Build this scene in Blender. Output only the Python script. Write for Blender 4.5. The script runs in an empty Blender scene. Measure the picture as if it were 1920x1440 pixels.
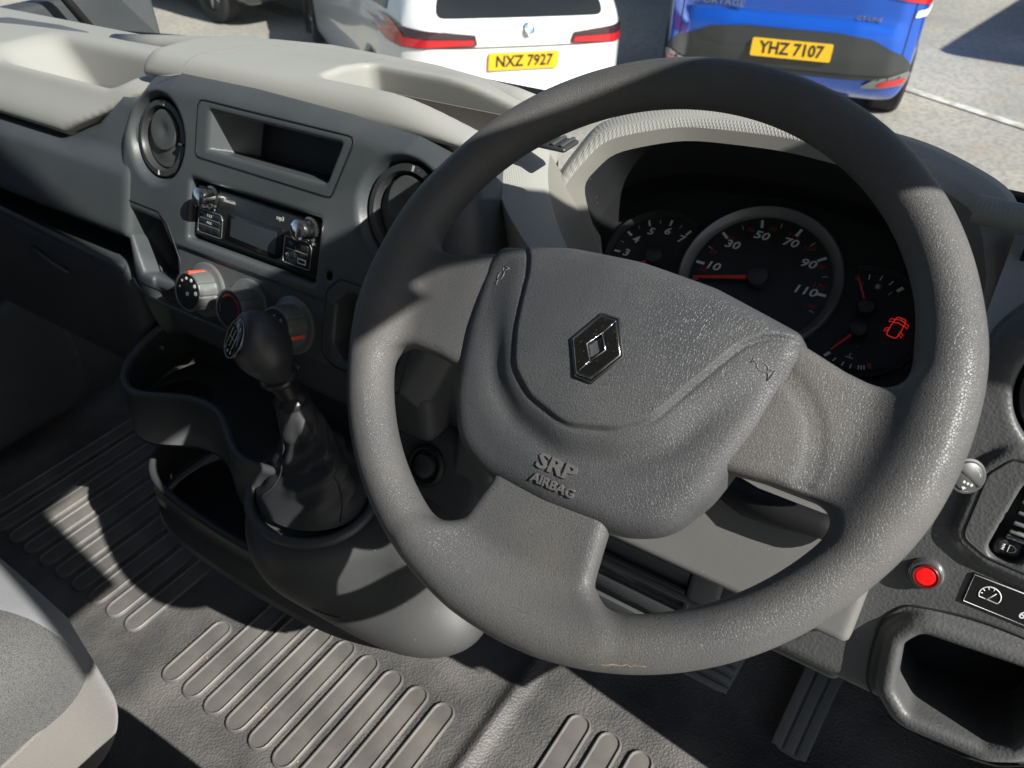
import bpy, bmesh, math, random
import numpy as np
from mathutils import Matrix, Vector
from mathutils.bvhtree import BVHTree

# ---------------------------------------------------------------- camera, world, sun, exposure
scene = bpy.context.scene
R = math.radians
CAM_LOC = Vector((0.18415, -0.38726, 0.28885))
YAW, PITCH, ROLL = R(35.004), R(37.357), R(-1.886)
def cam_axes():
    cy, sy, cp, sp = math.cos(YAW), math.sin(YAW), math.cos(PITCH), math.sin(PITCH)
    f = Vector((-sy*cp, cy*cp, -sp)); r = Vector((cy, sy, 0)); u = r.cross(f)
    c, s = math.cos(ROLL), math.sin(ROLL)
    return c*r + s*u, -s*r + c*u, f
cr, cu, cf = cam_axes()
cam_data = bpy.data.cameras.new('camera')
cam_data.sensor_width = 36.0
cam_data.lens = 1479.46/1920*36
cam_data.clip_start = 0.02
cam_data.clip_end = 400
cam_data.dof.use_dof = True
cam_data.dof.focus_distance = 0.62
cam_data.dof.aperture_fstop = 13.0
cam = bpy.data.objects.new('camera', cam_data)
scene.collection.objects.link(cam)
cam.matrix_world = Matrix(((cr.x, cu.x, -cf.x, CAM_LOC.x), (cr.y, cu.y, -cf.y, CAM_LOC.y), (cr.z, cu.z, -cf.z, CAM_LOC.z), (0, 0, 0, 1)))
scene.camera = cam

SUN_DIR = Vector((0.79, -0.085, 0.605)).normalized()      # towards the sun
world = bpy.data.worlds.new('World'); scene.world = world; world.use_nodes = True
wn = world.node_tree
bg = wn.nodes['Background']
sky = wn.nodes.new('ShaderNodeTexSky'); sky.sky_type = 'NISHITA'; sky.sun_disc = False
sky.sun_elevation = math.asin(SUN_DIR.z)
sky.sun_rotation = math.atan2(SUN_DIR.x, SUN_DIR.y)
wn.links.new(sky.outputs[0], bg.inputs[0]); bg.inputs[1].default_value = 0.052
sun_data = bpy.data.lights.new('sun', 'SUN'); sun_data.energy = 5.0; sun_data.angle = R(0.5); sun_data.color = (1.0, 0.965, 0.91)
sun = bpy.data.objects.new('sun', sun_data); scene.collection.objects.link(sun)
sun.rotation_euler = SUN_DIR.to_track_quat('Z', 'Y').to_euler(); sun.location = (6, -1, 5)
vs = scene.view_settings
vs.view_transform = 'Standard'; vs.look = 'None'; vs.exposure = 0.82; vs.gamma = 1.0; vs.use_curve_mapping = False
scene.render.engine = 'CYCLES'
try:
    scene.cycles.transparent_max_bounces = 16; scene.cycles.max_bounces = 8
except Exception: pass
random.seed(7); rng = np.random.default_rng(7)

# ---------------------------------------------------------------- object helpers
COL = scene.collection
WM = {}
def link(o, parent=None, M=None):
    COL.objects.link(o)
    M = M or Matrix.Identity(4)
    if parent is not None:
        o.parent = parent; o.matrix_parent_inverse = WM[parent.name].inverted()
    o.matrix_basis = M; WM[o.name] = M.copy()
    return o
def thing(name, label, cat, loc=(0, 0, 0), group=None):
    o = bpy.data.objects.new(name, None); o.empty_display_size = 0.05
    link(o, None, Matrix.Translation(Vector(loc)))
    return tag(o, label, cat, group)
def tag(o, label=None, cat=None, group=None, kind=None):
    if label: o['label'] = label
    if cat: o['category'] = cat
    if group: o['group'] = group
    if kind: o['kind'] = kind
    return o
def put(name, me, mat, parent=None, M=None, kind=None, label=None):
    o = bpy.data.objects.new(name, me)
    if mat is not None and len(me.materials) == 0: me.materials.append(mat)
    link(o, parent, M)
    if kind: o['kind'] = kind
    if label: o['label'] = label
    return o
def mesh_np(V, quads, smooth=True, name='m'):
    me = bpy.data.meshes.new(name)
    V = np.asarray(V, np.float32); F = np.asarray(quads, np.int32)
    n = F.shape[1]
    me.vertices.add(len(V)); me.vertices.foreach_set('co', V.ravel())
    me.loops.add(F.size); me.loops.foreach_set('vertex_index', F.ravel())
    me.polygons.add(len(F)); me.polygons.foreach_set('loop_start', np.arange(0, F.size, n, dtype=np.int32))
    me.polygons.foreach_set('loop_total', np.full(len(F), n, np.int32))
    if smooth: me.polygons.foreach_set('use_smooth', np.ones(len(F), bool))
    me.update(calc_edges=True); me.validate()
    return me
def mesh_bm(bm, smooth=False, name='m', sharp=None):
    me = bpy.data.meshes.new(name)
    bmesh.ops.recalc_face_normals(bm, faces=bm.faces[:])
    bm.to_mesh(me); bm.free()
    if smooth:
        for p in me.polygons: p.use_smooth = True
        if sharp: 
            try: me.set_sharp_from_angle(angle=R(sharp))
            except Exception: pass
    return me
def grid(P, close_u=False, close_v=False, smooth=True, cap=False):
    """mesh from a (nu,nv,3) array of points"""
    P = np.asarray(P, float); nu, nv = P.shape[:2]
    idx = np.arange(nu*nv).reshape(nu, nv)
    a = idx if not close_u else np.vstack([idx, idx[:1]])
    a = a if not close_v else np.hstack([a, a[:, :1]])
    F = np.stack([a[:-1, :-1], a[1:, :-1], a[1:, 1:], a[:-1, 1:]], -1).reshape(-1, 4)
    me = mesh_np(P.reshape(-1, 3), F, smooth)
    if cap:
        bm = bmesh.new(); bm.from_mesh(me)
        ed = [e for e in bm.edges if len(e.link_faces) == 1]
        bmesh.ops.holes_fill(bm, edges=ed, sides=0)
        bmesh.ops.recalc_face_normals(bm, faces=bm.faces[:])
        bm.to_mesh(me); bm.free()
    return me
def frame(o, ex, ey, n):
    return Matrix(((ex[0], ey[0], n[0], o[0]), (ex[1], ey[1], n[1], o[1]), (ex[2], ey[2], n[2], o[2]), (0, 0, 0, 1)))
def tilted(o, deg):
    t = R(deg); return frame(o, (1, 0, 0), (0, math.sin(t), math.cos(t)), (0, -math.cos(t), math.sin(t)))
def box_me(x0, x1, y0, y1, z0, z1, bev=0.0, seg=2, smooth=True):
    bm = bmesh.new()
    r = bmesh.ops.create_cube(bm, size=1)
    for v in bm.verts:
        v.co = Vector(((x0+x1)/2+v.co.x*(x1-x0), (y0+y1)/2+v.co.y*(y1-y0), (z0+z1)/2+v.co.z*(z1-z0)))
    if bev > 0: bmesh.ops.bevel(bm, geom=bm.edges[:], offset=bev, segments=seg, profile=0.5, affect='EDGES')
    return mesh_bm(bm, smooth, sharp=50)
def prism_me(pts, z0, z1, bev=0.0, seg=2, sharp=40):
    bm = bmesh.new()
    vs_ = [bm.verts.new((x, y, z1)) for x, y in pts]; f = bm.faces.new(vs_)
    if f.normal.z < 0: f.normal_flip()
    r = bmesh.ops.extrude_face_region(bm, geom=[f])
    for v in r['geom']:
        if isinstance(v, bmesh.types.BMVert): v.co.z = z0
    bm.normal_update()
    if bev > 0:
        ed = [e for e in bm.edges if abs(e.verts[0].co.z-z1) < 1e-7 and abs(e.verts[1].co.z-z1) < 1e-7]
        bmesh.ops.bevel(bm, geom=ed, offset=bev, segments=seg, profile=0.5, affect='EDGES')
    return mesh_bm(bm, True, sharp=sharp)
def lathe_me(prof, n=40, a0=0, a1=2*math.pi):
    """prof: list of (radius, z)"""
    full = abs(a1-a0-2*math.pi) < 1e-6
    t = np.linspace(a0, a1, n, endpoint=not full)
    pr = np.array(prof, float)
    P = np.stack([np.cos(t)[:, None]*pr[None, :, 0], np.sin(t)[:, None]*pr[None, :, 0], np.repeat(pr[None, :, 1], n, 0)], -1)
    me = grid(P, close_u=full)
    bm = bmesh.new(); bm.from_mesh(me); bmesh.ops.remove_doubles(bm, verts=bm.verts[:], dist=1e-6)
    return mesh_bm(bm, True, sharp=35)
def tube_me(path, rad, n=12, closed=False, up=(0, 0, 1), flat=1.0):
    P = np.array(path, float); m = len(P)
    rad = np.broadcast_to(np.asarray(rad, float), (m,))
    T = np.roll(P, -1, 0)-np.roll(P, 1, 0) if closed else np.gradient(P, axis=0)
    T /= np.linalg.norm(T, axis=1)[:, None]+1e-12
    B = np.cross(T, np.array(up, float)); B /= np.linalg.norm(B, axis=1)[:, None]+1e-12
    N = np.cross(B, T)
    t = np.linspace(0, 2*math.pi, n, endpoint=False)
    G = P[:, None]+rad[:, None, None]*(np.cos(t)[None, :, None]*B[:, None]+flat*np.sin(t)[None, :, None]*N[:, None])
    return grid(G, close_u=closed, close_v=True, cap=not closed)
def round_poly(pts, r, seg=5):
    """round the corners of a closed polygon"""
    out = []; n = len(pts)
    rr = r if hasattr(r, '__len__') else [r]*n
    for i in range(n):
        p0, p1, p2 = Vector(pts[i-1]), Vector(pts[i]), Vector(pts[(i+1) % n])
        a = (p0-p1); b = (p2-p1); la, lb = a.length, b.length; a.normalize(); b.normalize()
        ang = math.acos(max(-1, min(1, a.dot(b))))
        d = min(rr[i]/max(math.tan(ang/2), 1e-3), la*0.49, lb*0.49)
        s, e = p1+a*d, p1+b*d
        for k in range(seg+1):
            t = k/seg
            q = s*(1-t)**2+p1*2*t*(1-t)+e*t*t
            if not out or (Vector(out[-1])-Vector((q.x, q.y))).length > 2e-5: out.append((q.x, q.y))
    return out
def stadium(cx0, cx1, cy, r, n=8):
    return [(cx1+r*math.cos(a), cy+r*math.sin(a)) for a in np.linspace(-math.pi/2, math.pi/2, n)] + \
           [(cx0+r*math.cos(a), cy+r*math.sin(a)) for a in np.linspace(math.pi/2, 3*math.pi/2, n)]
def text_me(s, size, depth=0.0003, shear=0.0, sx=1.0, align='CENTER', bold=0.0, res=2):
    cu_ = bpy.data.curves.new('t', 'FONT'); cu_.body = s; cu_.size = size; cu_.extrude = depth; cu_.shear = shear
    cu_.align_x = align; cu_.align_y = 'CENTER'; cu_.resolution_u = res; cu_.offset = bold
    o = bpy.data.objects.new('t', cu_); COL.objects.link(o)
    me = bpy.data.meshes.new_from_object(o.evaluated_get(bpy.context.evaluated_depsgraph_get()))
    bpy.data.objects.remove(o); bpy.data.curves.remove(cu_)
    me.transform(Matrix.Diagonal((sx, 1, 1, 1)))
    return me
def T(x, y, z=0.0, rz=0.0): return Matrix.Translation((x, y, z)) @ Matrix.Rotation(rz, 4, 'Z')

# ---------------------------------------------------------------- signed distance helpers
def smin(a, b, k):
    h = np.clip(0.5+0.5*(b-a)/k, 0, 1); return b*(1-h)+a*h-k*h*(1-h)
def smax(a, b, k): return -smin(-a, -b, k)
def sd_poly(x, y, pts):
    pts = np.asarray(pts, float); d = np.full(np.shape(x), 1e9); s = np.ones(np.shape(x))
    n = len(pts); j = n-1
    for i in range(n):
        ex, ey = pts[j]-pts[i]; wx, wy = x-pts[i][0], y-pts[i][1]
        t = np.clip((wx*ex+wy*ey)/(ex*ex+ey*ey+1e-14), 0, 1)
        d = np.minimum(d, (wx-ex*t)**2+(wy-ey*t)**2)
        c1 = y >= pts[i][1]; c2 = y < pts[j][1]; c3 = ex*wy > ey*wx
        fl = (c1 & c2 & c3) | (~c1 & ~c2 & ~c3)
        s = np.where(fl, -s, s); j = i
    return s*np.sqrt(d)
def sd_box(x, y, z, c, b, r=0.0):
    qx, qy, qz = np.abs(x-c[0])-b[0]+r, np.abs(y-c[1])-b[1]+r, np.abs(z-c[2])-b[2]+r
    return np.sqrt(np.maximum(qx, 0)**2+np.maximum(qy, 0)**2+np.maximum(qz, 0)**2)+np.minimum(np.maximum(qx, np.maximum(qy, qz)), 0)-r
def sd_rect(x, y, c, b, r=0.0):
    qx, qy = np.abs(x-c[0])-b[0]+r, np.abs(y-c[1])-b[1]+r
    return np.sqrt(np.maximum(qx, 0)**2+np.maximum(qy, 0)**2)+np.minimum(np.maximum(qx, qy), 0)-r
def extr(d2, z, z0, z1, k=0.0):
    dz = np.maximum(z0-z, z-z1)
    return smax(d2, dz, k) if k > 0 else np.maximum(d2, dz)
def sd_ell(x, y, z, c, r):
    a = ((x-c[0])/r[0], (y-c[1])/r[1], (z-c[2])/r[2])
    k0 = np.sqrt(a[0]**2+a[1]**2+a[2]**2); k1 = np.sqrt((a[0]/r[0])**2+(a[1]/r[1])**2+(a[2]/r[2])**2)
    return k0*(k0-1)/(k1+1e-9)
def sd_cap(x, y, z, a, b, ra, rb=None):
    rb = ra if rb is None else rb
    a = np.array(a, float); b = np.array(b, float); ba = b-a
    t = np.clip(((x-a[0])*ba[0]+(y-a[1])*ba[1]+(z-a[2])*ba[2])/(ba@ba), 0, 1)
    return np.sqrt((x-a[0]-ba[0]*t)**2+(y-a[1]-ba[1]*t)**2+(z-a[2]-ba[2]*t)**2)-(ra+(rb-ra)*t)
def sstep(x, a, b):
    t = np.clip((x-a)/(b-a), 0, 1); return t*t*(3-2*t)
def nets(f, lo, hi, h, newton=2):
    """surface nets over f(x,y,z) < 0"""
    lo = np.array(lo, float); hi = np.array(hi, float)
    n = np.ceil((hi-lo)/h).astype(int)+1
    ax = [lo[i]+h*np.arange(n[i]) for i in range(3)]
    X, Y, Z = np.meshgrid(*ax, indexing='ij')
    V = f(X, Y, Z); S = V < 0
    def c(A, i, j, k): return A[i:n[0]-1+i, j:n[1]-1+j, k:n[2]-1+k]
    corners = [(i, j, k) for i in (0, 1) for j in (0, 1) for k in (0, 1)]
    cnt = np.zeros(n-1, int)
    for q in corners: cnt += c(S, *q)
    mask = (cnt > 0) & (cnt < 8)
    ci = np.argwhere(mask); N = len(ci)
    acc = np.zeros((N, 3)); w = np.zeros(N)
    for a in corners:
        for d in range(3):
            if a[d] == 1: continue
            b = list(a); b[d] = 1
            pa = ci+np.array(a); pb = ci+np.array(b)
            va = V[pa[:, 0], pa[:, 1], pa[:, 2]]; vb = V[pb[:, 0], pb[:, 1], pb[:, 2]]
            m = (va < 0) != (vb < 0)
            t = np.where(m, va/np.where(np.abs(va-vb) < 1e-12, 1, va-vb), 0)
            acc += np.where(m[:, None], pa+t[:, None]*(pb-pa), 0); w += m
    P = lo+h*acc/np.maximum(w, 1)[:, None]
    idx = np.full(n-1, -1, int); idx[mask] = np.arange(N)
    quads = []
    for d in range(3):
        e1, e2 = [(1, 2), (2, 0), (0, 1)][d]
        A = np.moveaxis(S, d, 0)
        sl0 = [slice(1, -1)]*3; sl1 = [slice(1, -1)]*3
        sl0[d] = slice(0, n[d]-1); sl1[d] = slice(1, n[d])
        s0 = S[tuple(sl0)]; s1 = S[tuple(sl1)]
        for flip, mm in ((0, s0 & ~s1), (1, ~s0 & s1)):
            q = np.argwhere(mm)
            if not len(q): continue
            base = q.copy(); base[:, e1] += 1; base[:, e2] += 1
            def gi(o1, o2):
                b = base.copy(); b[:, e1] -= o1; b[:, e2] -= o2
                return idx[b[:, 0], b[:, 1], b[:, 2]]
            Q = np.stack([gi(1, 1), gi(0, 1), gi(0, 0), gi(1, 0)], -1)
            quads.append(Q[:, ::-1] if flip else Q)
    Q = np.vstack(quads); Q = Q[(Q >= 0).all(1)]
    e = h*0.25
    for _ in range(newton):
        v = f(P[:, 0], P[:, 1], P[:, 2])
        g = np.stack([(f(P[:, 0]+e*(i == 0), P[:, 1]+e*(i == 1), P[:, 2]+e*(i == 2))-f(P[:, 0]-e*(i == 0), P[:, 1]-e*(i == 1), P[:, 2]-e*(i == 2)))/(2*e) for i in range(3)], -1)
        g2 = np.maximum((g*g).sum(1), 0.05)
        step = np.clip(v/g2, -0.5*h, 0.5*h)
        P -= g*step[:, None]*0.9
    return mesh_np(P, Q, True)

# ---------------------------------------------------------------- materials
def nt(m): return m.node_tree.nodes, m.node_tree.links
def base_mat(name, col, rough=0.5, metal=0.0, spec=0.5, coat=0.0):
    m = bpy.data.materials.new(name); m.use_nodes = True
    b = m.node_tree.nodes['Principled BSDF']
    b.inputs['Base Color'].default_value = (*col, 1); b.inputs['Roughness'].default_value = rough
    b.inputs['Metallic'].default_value = metal; b.inputs['Specular IOR Level'].default_value = spec
    b.inputs['Coat Weight'].default_value = coat; b.inputs['Coat Roughness'].default_value = 0.05
    return m
def add_tex(m, kind='NOISE', scale=50, detail=4, out=0, coord='Object', vor='F1'):
    N, L = nt(m)
    tc = N.new('ShaderNodeTexCoord')
    if kind == 'NOISE':
        t = N.new('ShaderNodeTexNoise'); t.inputs['Scale'].default_value = scale; t.inputs['Detail'].default_value = detail
        o = t.outputs[0]
    else:
        t = N.new('ShaderNodeTexVoronoi'); t.feature = vor; t.inputs['Scale'].default_value = scale
        o = t.outputs['Distance']
    L.new(tc.outputs[coord], t.inputs['Vector'])
    return o
def ramp(m, src, a, b, c0, c1):
    N, L = nt(m)
    r = N.new('ShaderNodeMapRange'); r.inputs['From Min'].default_value = a; r.inputs['From Max'].default_value = b
    r.inputs['To Min'].default_value = c0; r.inputs['To Max'].default_value = c1
    L.new(src, r.inputs['Value']); return r.outputs[0]
def mixc(m, fac, ca, cb):
    N, L = nt(m)
    x = N.new('ShaderNodeMix'); x.data_type = 'RGBA'
    L.new(fac, x.inputs['Factor'])
    for s, c in (('A', ca), ('B', cb)):
        i = [q for q in x.inputs if q.name == s and q.type == 'RGBA'][0]
        if isinstance(c, tuple): i.default_value = (*c, 1)
        else: L.new(c, i)
    return [q for q in x.outputs if q.type == 'RGBA'][0]
def math2(m, op, a, b):
    N, L = nt(m)
    x = N.new('ShaderNodeMath'); x.operation = op
    for i, v in enumerate((a, b)):
        if isinstance(v, (int, float)): x.inputs[i].default_value = v
        else: L.new(v, x.inputs[i])
    return x.outputs[0]
def bump(m, src, strength, dist, prev=None):
    N, L = nt(m)
    b = N.new('ShaderNodeBump'); b.inputs['Strength'].default_value = strength; b.inputs['Distance'].default_value = dist
    L.new(src, b.inputs['Height'])
    if prev is not None: L.new(prev, b.inputs['Normal'])
    L.new(b.outputs[0], m.node_tree.nodes['Principled BSDF'].inputs['Normal'])
    return b.outputs[0]
def setin(m, name, src):
    m.node_tree.links.new(src, m.node_tree.nodes['Principled BSDF'].inputs[name])
def dusty(m, col, dust=(0.25, 0.24, 0.21), amount=0.12, scale=9):
    """uneven colour plus settled dust specks"""
    a = add_tex(m, 'NOISE', scale, 6)
    f = ramp(m, a, 0.35, 0.75, 0.0, amount)
    c1 = mixc(m, f, col, dust)
    s = add_tex(m, 'VORONOI', 85, vor='F1')
    g = ramp(m, s, 0.035, 0.075, 0.55, 0.0)
    c2 = mixc(m, g, c1, dust)
    setin(m, 'Base Color', c2)
def leather(name, col, scale=560, strength=0.55, rough=0.5, wear=(0.20, 0.165, 0.13), amount=0.5, sheen=0.0):
    m = base_mat(name, col, rough, spec=0.45)
    v = add_tex(m, 'VORONOI', scale, vor='DISTANCE_TO_EDGE')
    vv = ramp(m, v, 0.0, 0.13, 0.0, 1.0)
    n2 = add_tex(m, 'NOISE', scale*1.6, 3)
    hgt = math2(m, 'ADD', vv, math2(m, 'MULTIPLY', n2, 0.35))
    bump(m, hgt, strength, 0.00035)
    n = add_tex(m, 'NOISE', 13, 5)
    f = ramp(m, n, 0.42, 0.72, 0.0, amount)
    c = mixc(m, f, col, wear)
    edge = ramp(m, v, 0.0, 0.16, 0.35, 0.0)
    setin(m, 'Base Color', mixc(m, edge, c, tuple(x*0.6 for x in col)))
    setin(m, 'Roughness', ramp(m, n, 0.3, 0.7, rough-0.07, rough+0.12))
    return m
def plastic(name, col, scale=700, strength=0.25, rough=0.55, dust=0.1, spec=0.45):
    m = base_mat(name, col, rough, spec=spec)
    v = add_tex(m, 'VORONOI', scale, vor='F1')
    n = add_tex(m, 'NOISE', scale*0.6, 3)
    bump(m, math2(m, 'ADD', v, n), strength, 0.0004)
    dusty(m, col, amount=dust)
    return m
def knurl(name, col, k=1100.0, strength=0.5, rough=0.55):
    """moulded diamond cross-hatch"""
    m = base_mat(name, col, rough, spec=0.4)
    N, L = nt(m)
    tc = N.new('ShaderNodeTexCoord'); sp = N.new('ShaderNodeSeparateXYZ'); L.new(tc.outputs['Object'], sp.inputs[0])
    a = math2(m, 'ADD', sp.outputs[0], math2(m, 'MULTIPLY', math2(m, 'SUBTRACT', sp.outputs[1], sp.outputs[2]), 1.25))
    b = math2(m, 'SUBTRACT', sp.outputs[0], math2(m, 'MULTIPLY', math2(m, 'SUBTRACT', sp.outputs[1], sp.outputs[2]), 1.25))
    sa = math2(m, 'SINE', math2(m, 'MULTIPLY', a, k), 0); sb = math2(m, 'SINE', math2(m, 'MULTIPLY', b, k), 0)
    bump(m, math2(m, 'MAXIMUM', sa, sb), strength, 0.0006)
    dusty(m, col, dust=(0.5, 0.48, 0.42), amount=0.15)
    return m
DARK = (0.050, 0.052, 0.055)
M_rim = leather('wheel_foam_leather_grain', (0.086, 0.087, 0.088), 620, 0.50, 0.45, wear=(0.135, 0.124, 0.108), amount=0.5)
M_pad = leather('airbag_cover_grain', (0.056, 0.059, 0.063), 560, 0.52, 0.44, wear=(0.105, 0.105, 0.103), amount=0.5)
M_fascia = plastic('fascia_charcoal_plastic', (0.056, 0.064, 0.069), 900, 0.13, 0.42, 0.12)
M_fascia2 = plastic('lower_charcoal_plastic', (0.048, 0.053, 0.057), 900, 0.18, 0.55, 0.1)
M_panel = plastic('driver_panel_grain_plastic', (0.070, 0.072, 0.074), 420, 0.55, 0.48, 0.1)
M_beige = plastic('warm_grey_dash_plastic', (0.36, 0.355, 0.33), 900, 0.12, 0.55, 0.15)
M_knurl = knurl('hatched_grey_dash_plastic', (0.35, 0.345, 0.32), 1950.0, 0.4)
M_bezel = plastic('bezel_grey_plastic', (0.20, 0.19, 0.17), 900, 0.12, 0.6, 0.05)
M_black = base_mat('matt_black', (0.010, 0.010, 0.011), 0.6)
M_blackgl = base_mat('gloss_black', (0.008, 0.009, 0.010), 0.12)
M_shroud = plastic('cluster_shroud_black', (0.016, 0.017, 0.018), 900, 0.1, 0.6, 0.0)
M_console = plastic('console_dark_plastic', (0.042, 0.046, 0.050), 800, 0.2, 0.45, 0.08)
M_rubber = base_mat('rubber_mat', (0.10, 0.095, 0.088), 0.55)
M_chrome = base_mat('chrome', (0.75, 0.75, 0.76), 0.14, 1.0)
M_satin = base_mat('satin_silver', (0.34, 0.35, 0.34), 0.38, 0.7)
M_white = base_mat('white_print', (0.75, 0.76, 0.76), 0.5)
M_grey = base_mat('grey_print', (0.42, 0.43, 0.43), 0.5)
M_dred = base_mat('dim_red_print', (0.40, 0.02, 0.025), 0.5)
M_red = base_mat('red_needle', (0.75, 0.03, 0.02), 0.4)
M_orange = base_mat('orange_marker', (0.80, 0.085, 0.035), 0.45)
M_blue = base_mat('blue_print', (0.03, 0.10, 0.25), 0.5)
# ---------------------------------------------------------------- reference frames of the cab
FF = tilted((0, 0.0706, -0.0666), 22)            # centre fascia: u = x, v up the slope, w towards the cabin
WF = tilted((0, 0, 0), 49.63)                    # steering wheel
CF = tilted((0, 0.300, -0.104), 52.6)            # instrument faces
DF = tilted((0, 0.100, -0.120), 22)              # driver's side panel
FLOOR_Z = -0.68
GROUND_Z = -1.78

# rubber mat bump
_p = add_tex(M_rubber, 'VORONOI', 340, vor='F1'); _q = add_tex(M_rubber, 'NOISE', 330, 3)
bump(M_rubber, math2(M_rubber, 'ADD', _p, math2(M_rubber, 'MULTIPLY', _q, 0.6)), 0.7, 0.0014)
dusty(M_rubber, (0.060, 0.060, 0.060), dust=(0.19, 0.18, 0.165), amount=0.7, scale=11)
M_rib = base_mat('mat_rib_rubber', (0.12, 0.112, 0.10), 0.5)
dusty(M_rib, (0.095, 0.092, 0.087), dust=(0.26, 0.245, 0.22), amount=0.5, scale=16)
bump(M_rib, add_tex(M_rib, 'NOISE', 300, 4), 0.15, 0.001)

# ---------------------------------------------------------------- outside ground
M_ground = base_mat('worn_concrete', (0.36, 0.34, 0.295), 0.85)
def ground_mat(m):
    n1 = add_tex(m, 'NOISE', 0.9, 8); n2 = add_tex(m, 'NOISE', 26, 6); n3 = add_tex(m, 'NOISE', 2.2, 5)
    c = mixc(m, ramp(m, n1, 0.35, 0.7, 0, 1), (0.42, 0.395, 0.33), (0.27, 0.26, 0.235))
    c = mixc(m, ramp(m, n2, 0.45, 0.62, 0, 0.55), c, (0.20, 0.19, 0.175))
    c = mixc(m, ramp(m, n3, 0.63, 0.74, 0, 0.35), c, (0.42, 0.25, 0.10))
    setin(m, 'Base Color', c)
    bump(m, n2, 0.4, 0.01)
ground_mat(M_ground)
put('ground', grid(np.array([[(x, y, GROUND_Z) for y in np.linspace(-60, 140, 9)] for x in np.linspace(-120, 80, 9)]), smooth=False), M_ground, kind='structure')
def strip(name, a, b, w, z, mat, kind='structure', t=0.0):
    a = Vector(a); b = Vector(b); d = (b-a).normalized(); n = Vector((-d.y, d.x))*w/2
    bm = bmesh.new(); vs_ = [bm.verts.new((*p, z)) for p in (a+n, a-n, b-n, b+n)]; bm.faces.new(vs_)
    return put(name, mesh_bm(bm), mat, kind=kind)
M_line = base_mat('worn_white_paint', (0.6, 0.6, 0.57), 0.7)
_n = add_tex(M_line, 'NOISE', 9, 6); setin(M_line, 'Base Color', mixc(M_line, ramp(M_line, _n, 0.45, 0.6, 0, 0.85), (0.62, 0.61, 0.56), (0.38, 0.35, 0.29)))
for a_, b_, w_ in (((-0.888, 6.812), (2.6, 4.87), 0.09),):
    strip('painted_line', a_, b_, w_, GROUND_Z+0.009, M_line)

# ---------------------------------------------------------------- steering wheel
wheel = thing('steering_wheel', 'grey leather-grain three-spoke steering wheel with worn rim and airbag cover', 'steering wheel', (0, 0, 0))
RM, rm = 0.188, 0.0167
def sd_wheel(x, y, z):
    rr = np.sqrt(x*x+y*y); ang = np.arctan2(y, x)
    # grip thickening beside the side spokes
    thick = rm+0.0016*np.exp(-((np.abs(np.cos(ang))-0.98)/0.05)**2)
    tor = np.sqrt((rr-RM)**2+((z)/1.06)**2)-thick
    sp = 1e9
    # side spokes: 2D outline, thin slab that drops towards the hub
    xa = np.abs(x)
    side = sd_poly(xa, y, [(0.05, 0.036), (0.105, 0.030), (0.135, 0.022), (0.18, 0.016), (0.186, -0.010), (0.184, -0.036), (0.160, -0.053), (0.12, -0.054), (0.05, -0.062)])
    zc = -0.004+0.006*sstep(-xa, -0.17, -0.10)
    s1 = smax(side, np.abs(z-zc)-0.0095, 0.008)
    bot = sd_poly(x, y, [(-0.040, -0.06), (0.040, -0.06), (0.043, -0.118), (0.046, -0.150), (0.060, -0.176), (0.030, -0.186), (-0.030, -0.186), (-0.068, -0.172), (-0.049, -0.146), (-0.041, -0.118)])
    zb = -0.004+0.004*sstep(y, -0.17, -0.11)
    s2 = smax(bot, np.abs(z-zb)-0.0095, 0.008)
    hub = smax(np.sqrt(x*x+(y+0.03)**2)-0.072, np.abs(z+0.022)-0.016, 0.01)
    d = smin(tor, s1, 0.022); d = smin(d, s2, 0.022); d = smin(d, hub, 0.02)
    # shallow moulding crease on the right and left spokes
    cre = np.abs(np.sqrt((xa-0.085)**2+(y+0.040)**2)-0.052)-0.002
    d = d+0.0012*np.exp(-(cre/0.004)**2)*(z > 0)*(y > -0.05)*(x > 0)
    return d
put('rim', nets(sd_wheel, (-0.212, -0.212, -0.046), (0.212, 0.212, 0.026), 0.0021), M_rim, wheel, WF, label='worn grey moulded rim with three spokes')
PAD = round_poly([(-0.106, 0.034), (-0.05, 0.0455), (0, 0.0485), (0.05, 0.0455), (0.106, 0.034), (0.111, 0.020), (0.103, -0.03), (0.091, -0.075), (0.076, -0.103), (0.050, -0.1145), (0, -0.117), (-0.050, -0.1145), (-0.076, -0.103), (-0.091, -0.075), (-0.103, -0.03), (-0.111, 0.020)], [0.008, 0.05, 0.05, 0.05, 0.008, 0.02, 0.05, 0.06, 0.05, 0.05, 0.05, 0.05, 0.05, 0.06, 0.05, 0.02], 5)
SHIELD = round_poly([(-0.070, 0.060), (-0.066, 0.02), (-0.054, -0.032), (-0.043, -0.053), (-0.020, -0.0655), (0.004, -0.0685), (0.024, -0.064), (0.040, -0.050), (0.060, -0.018), (0.078, 0.014), (0.088, 0.024), (0.102, 0.028), (0.115, 0.029), (0.115, 0.06)], 0.008, 3)
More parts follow.
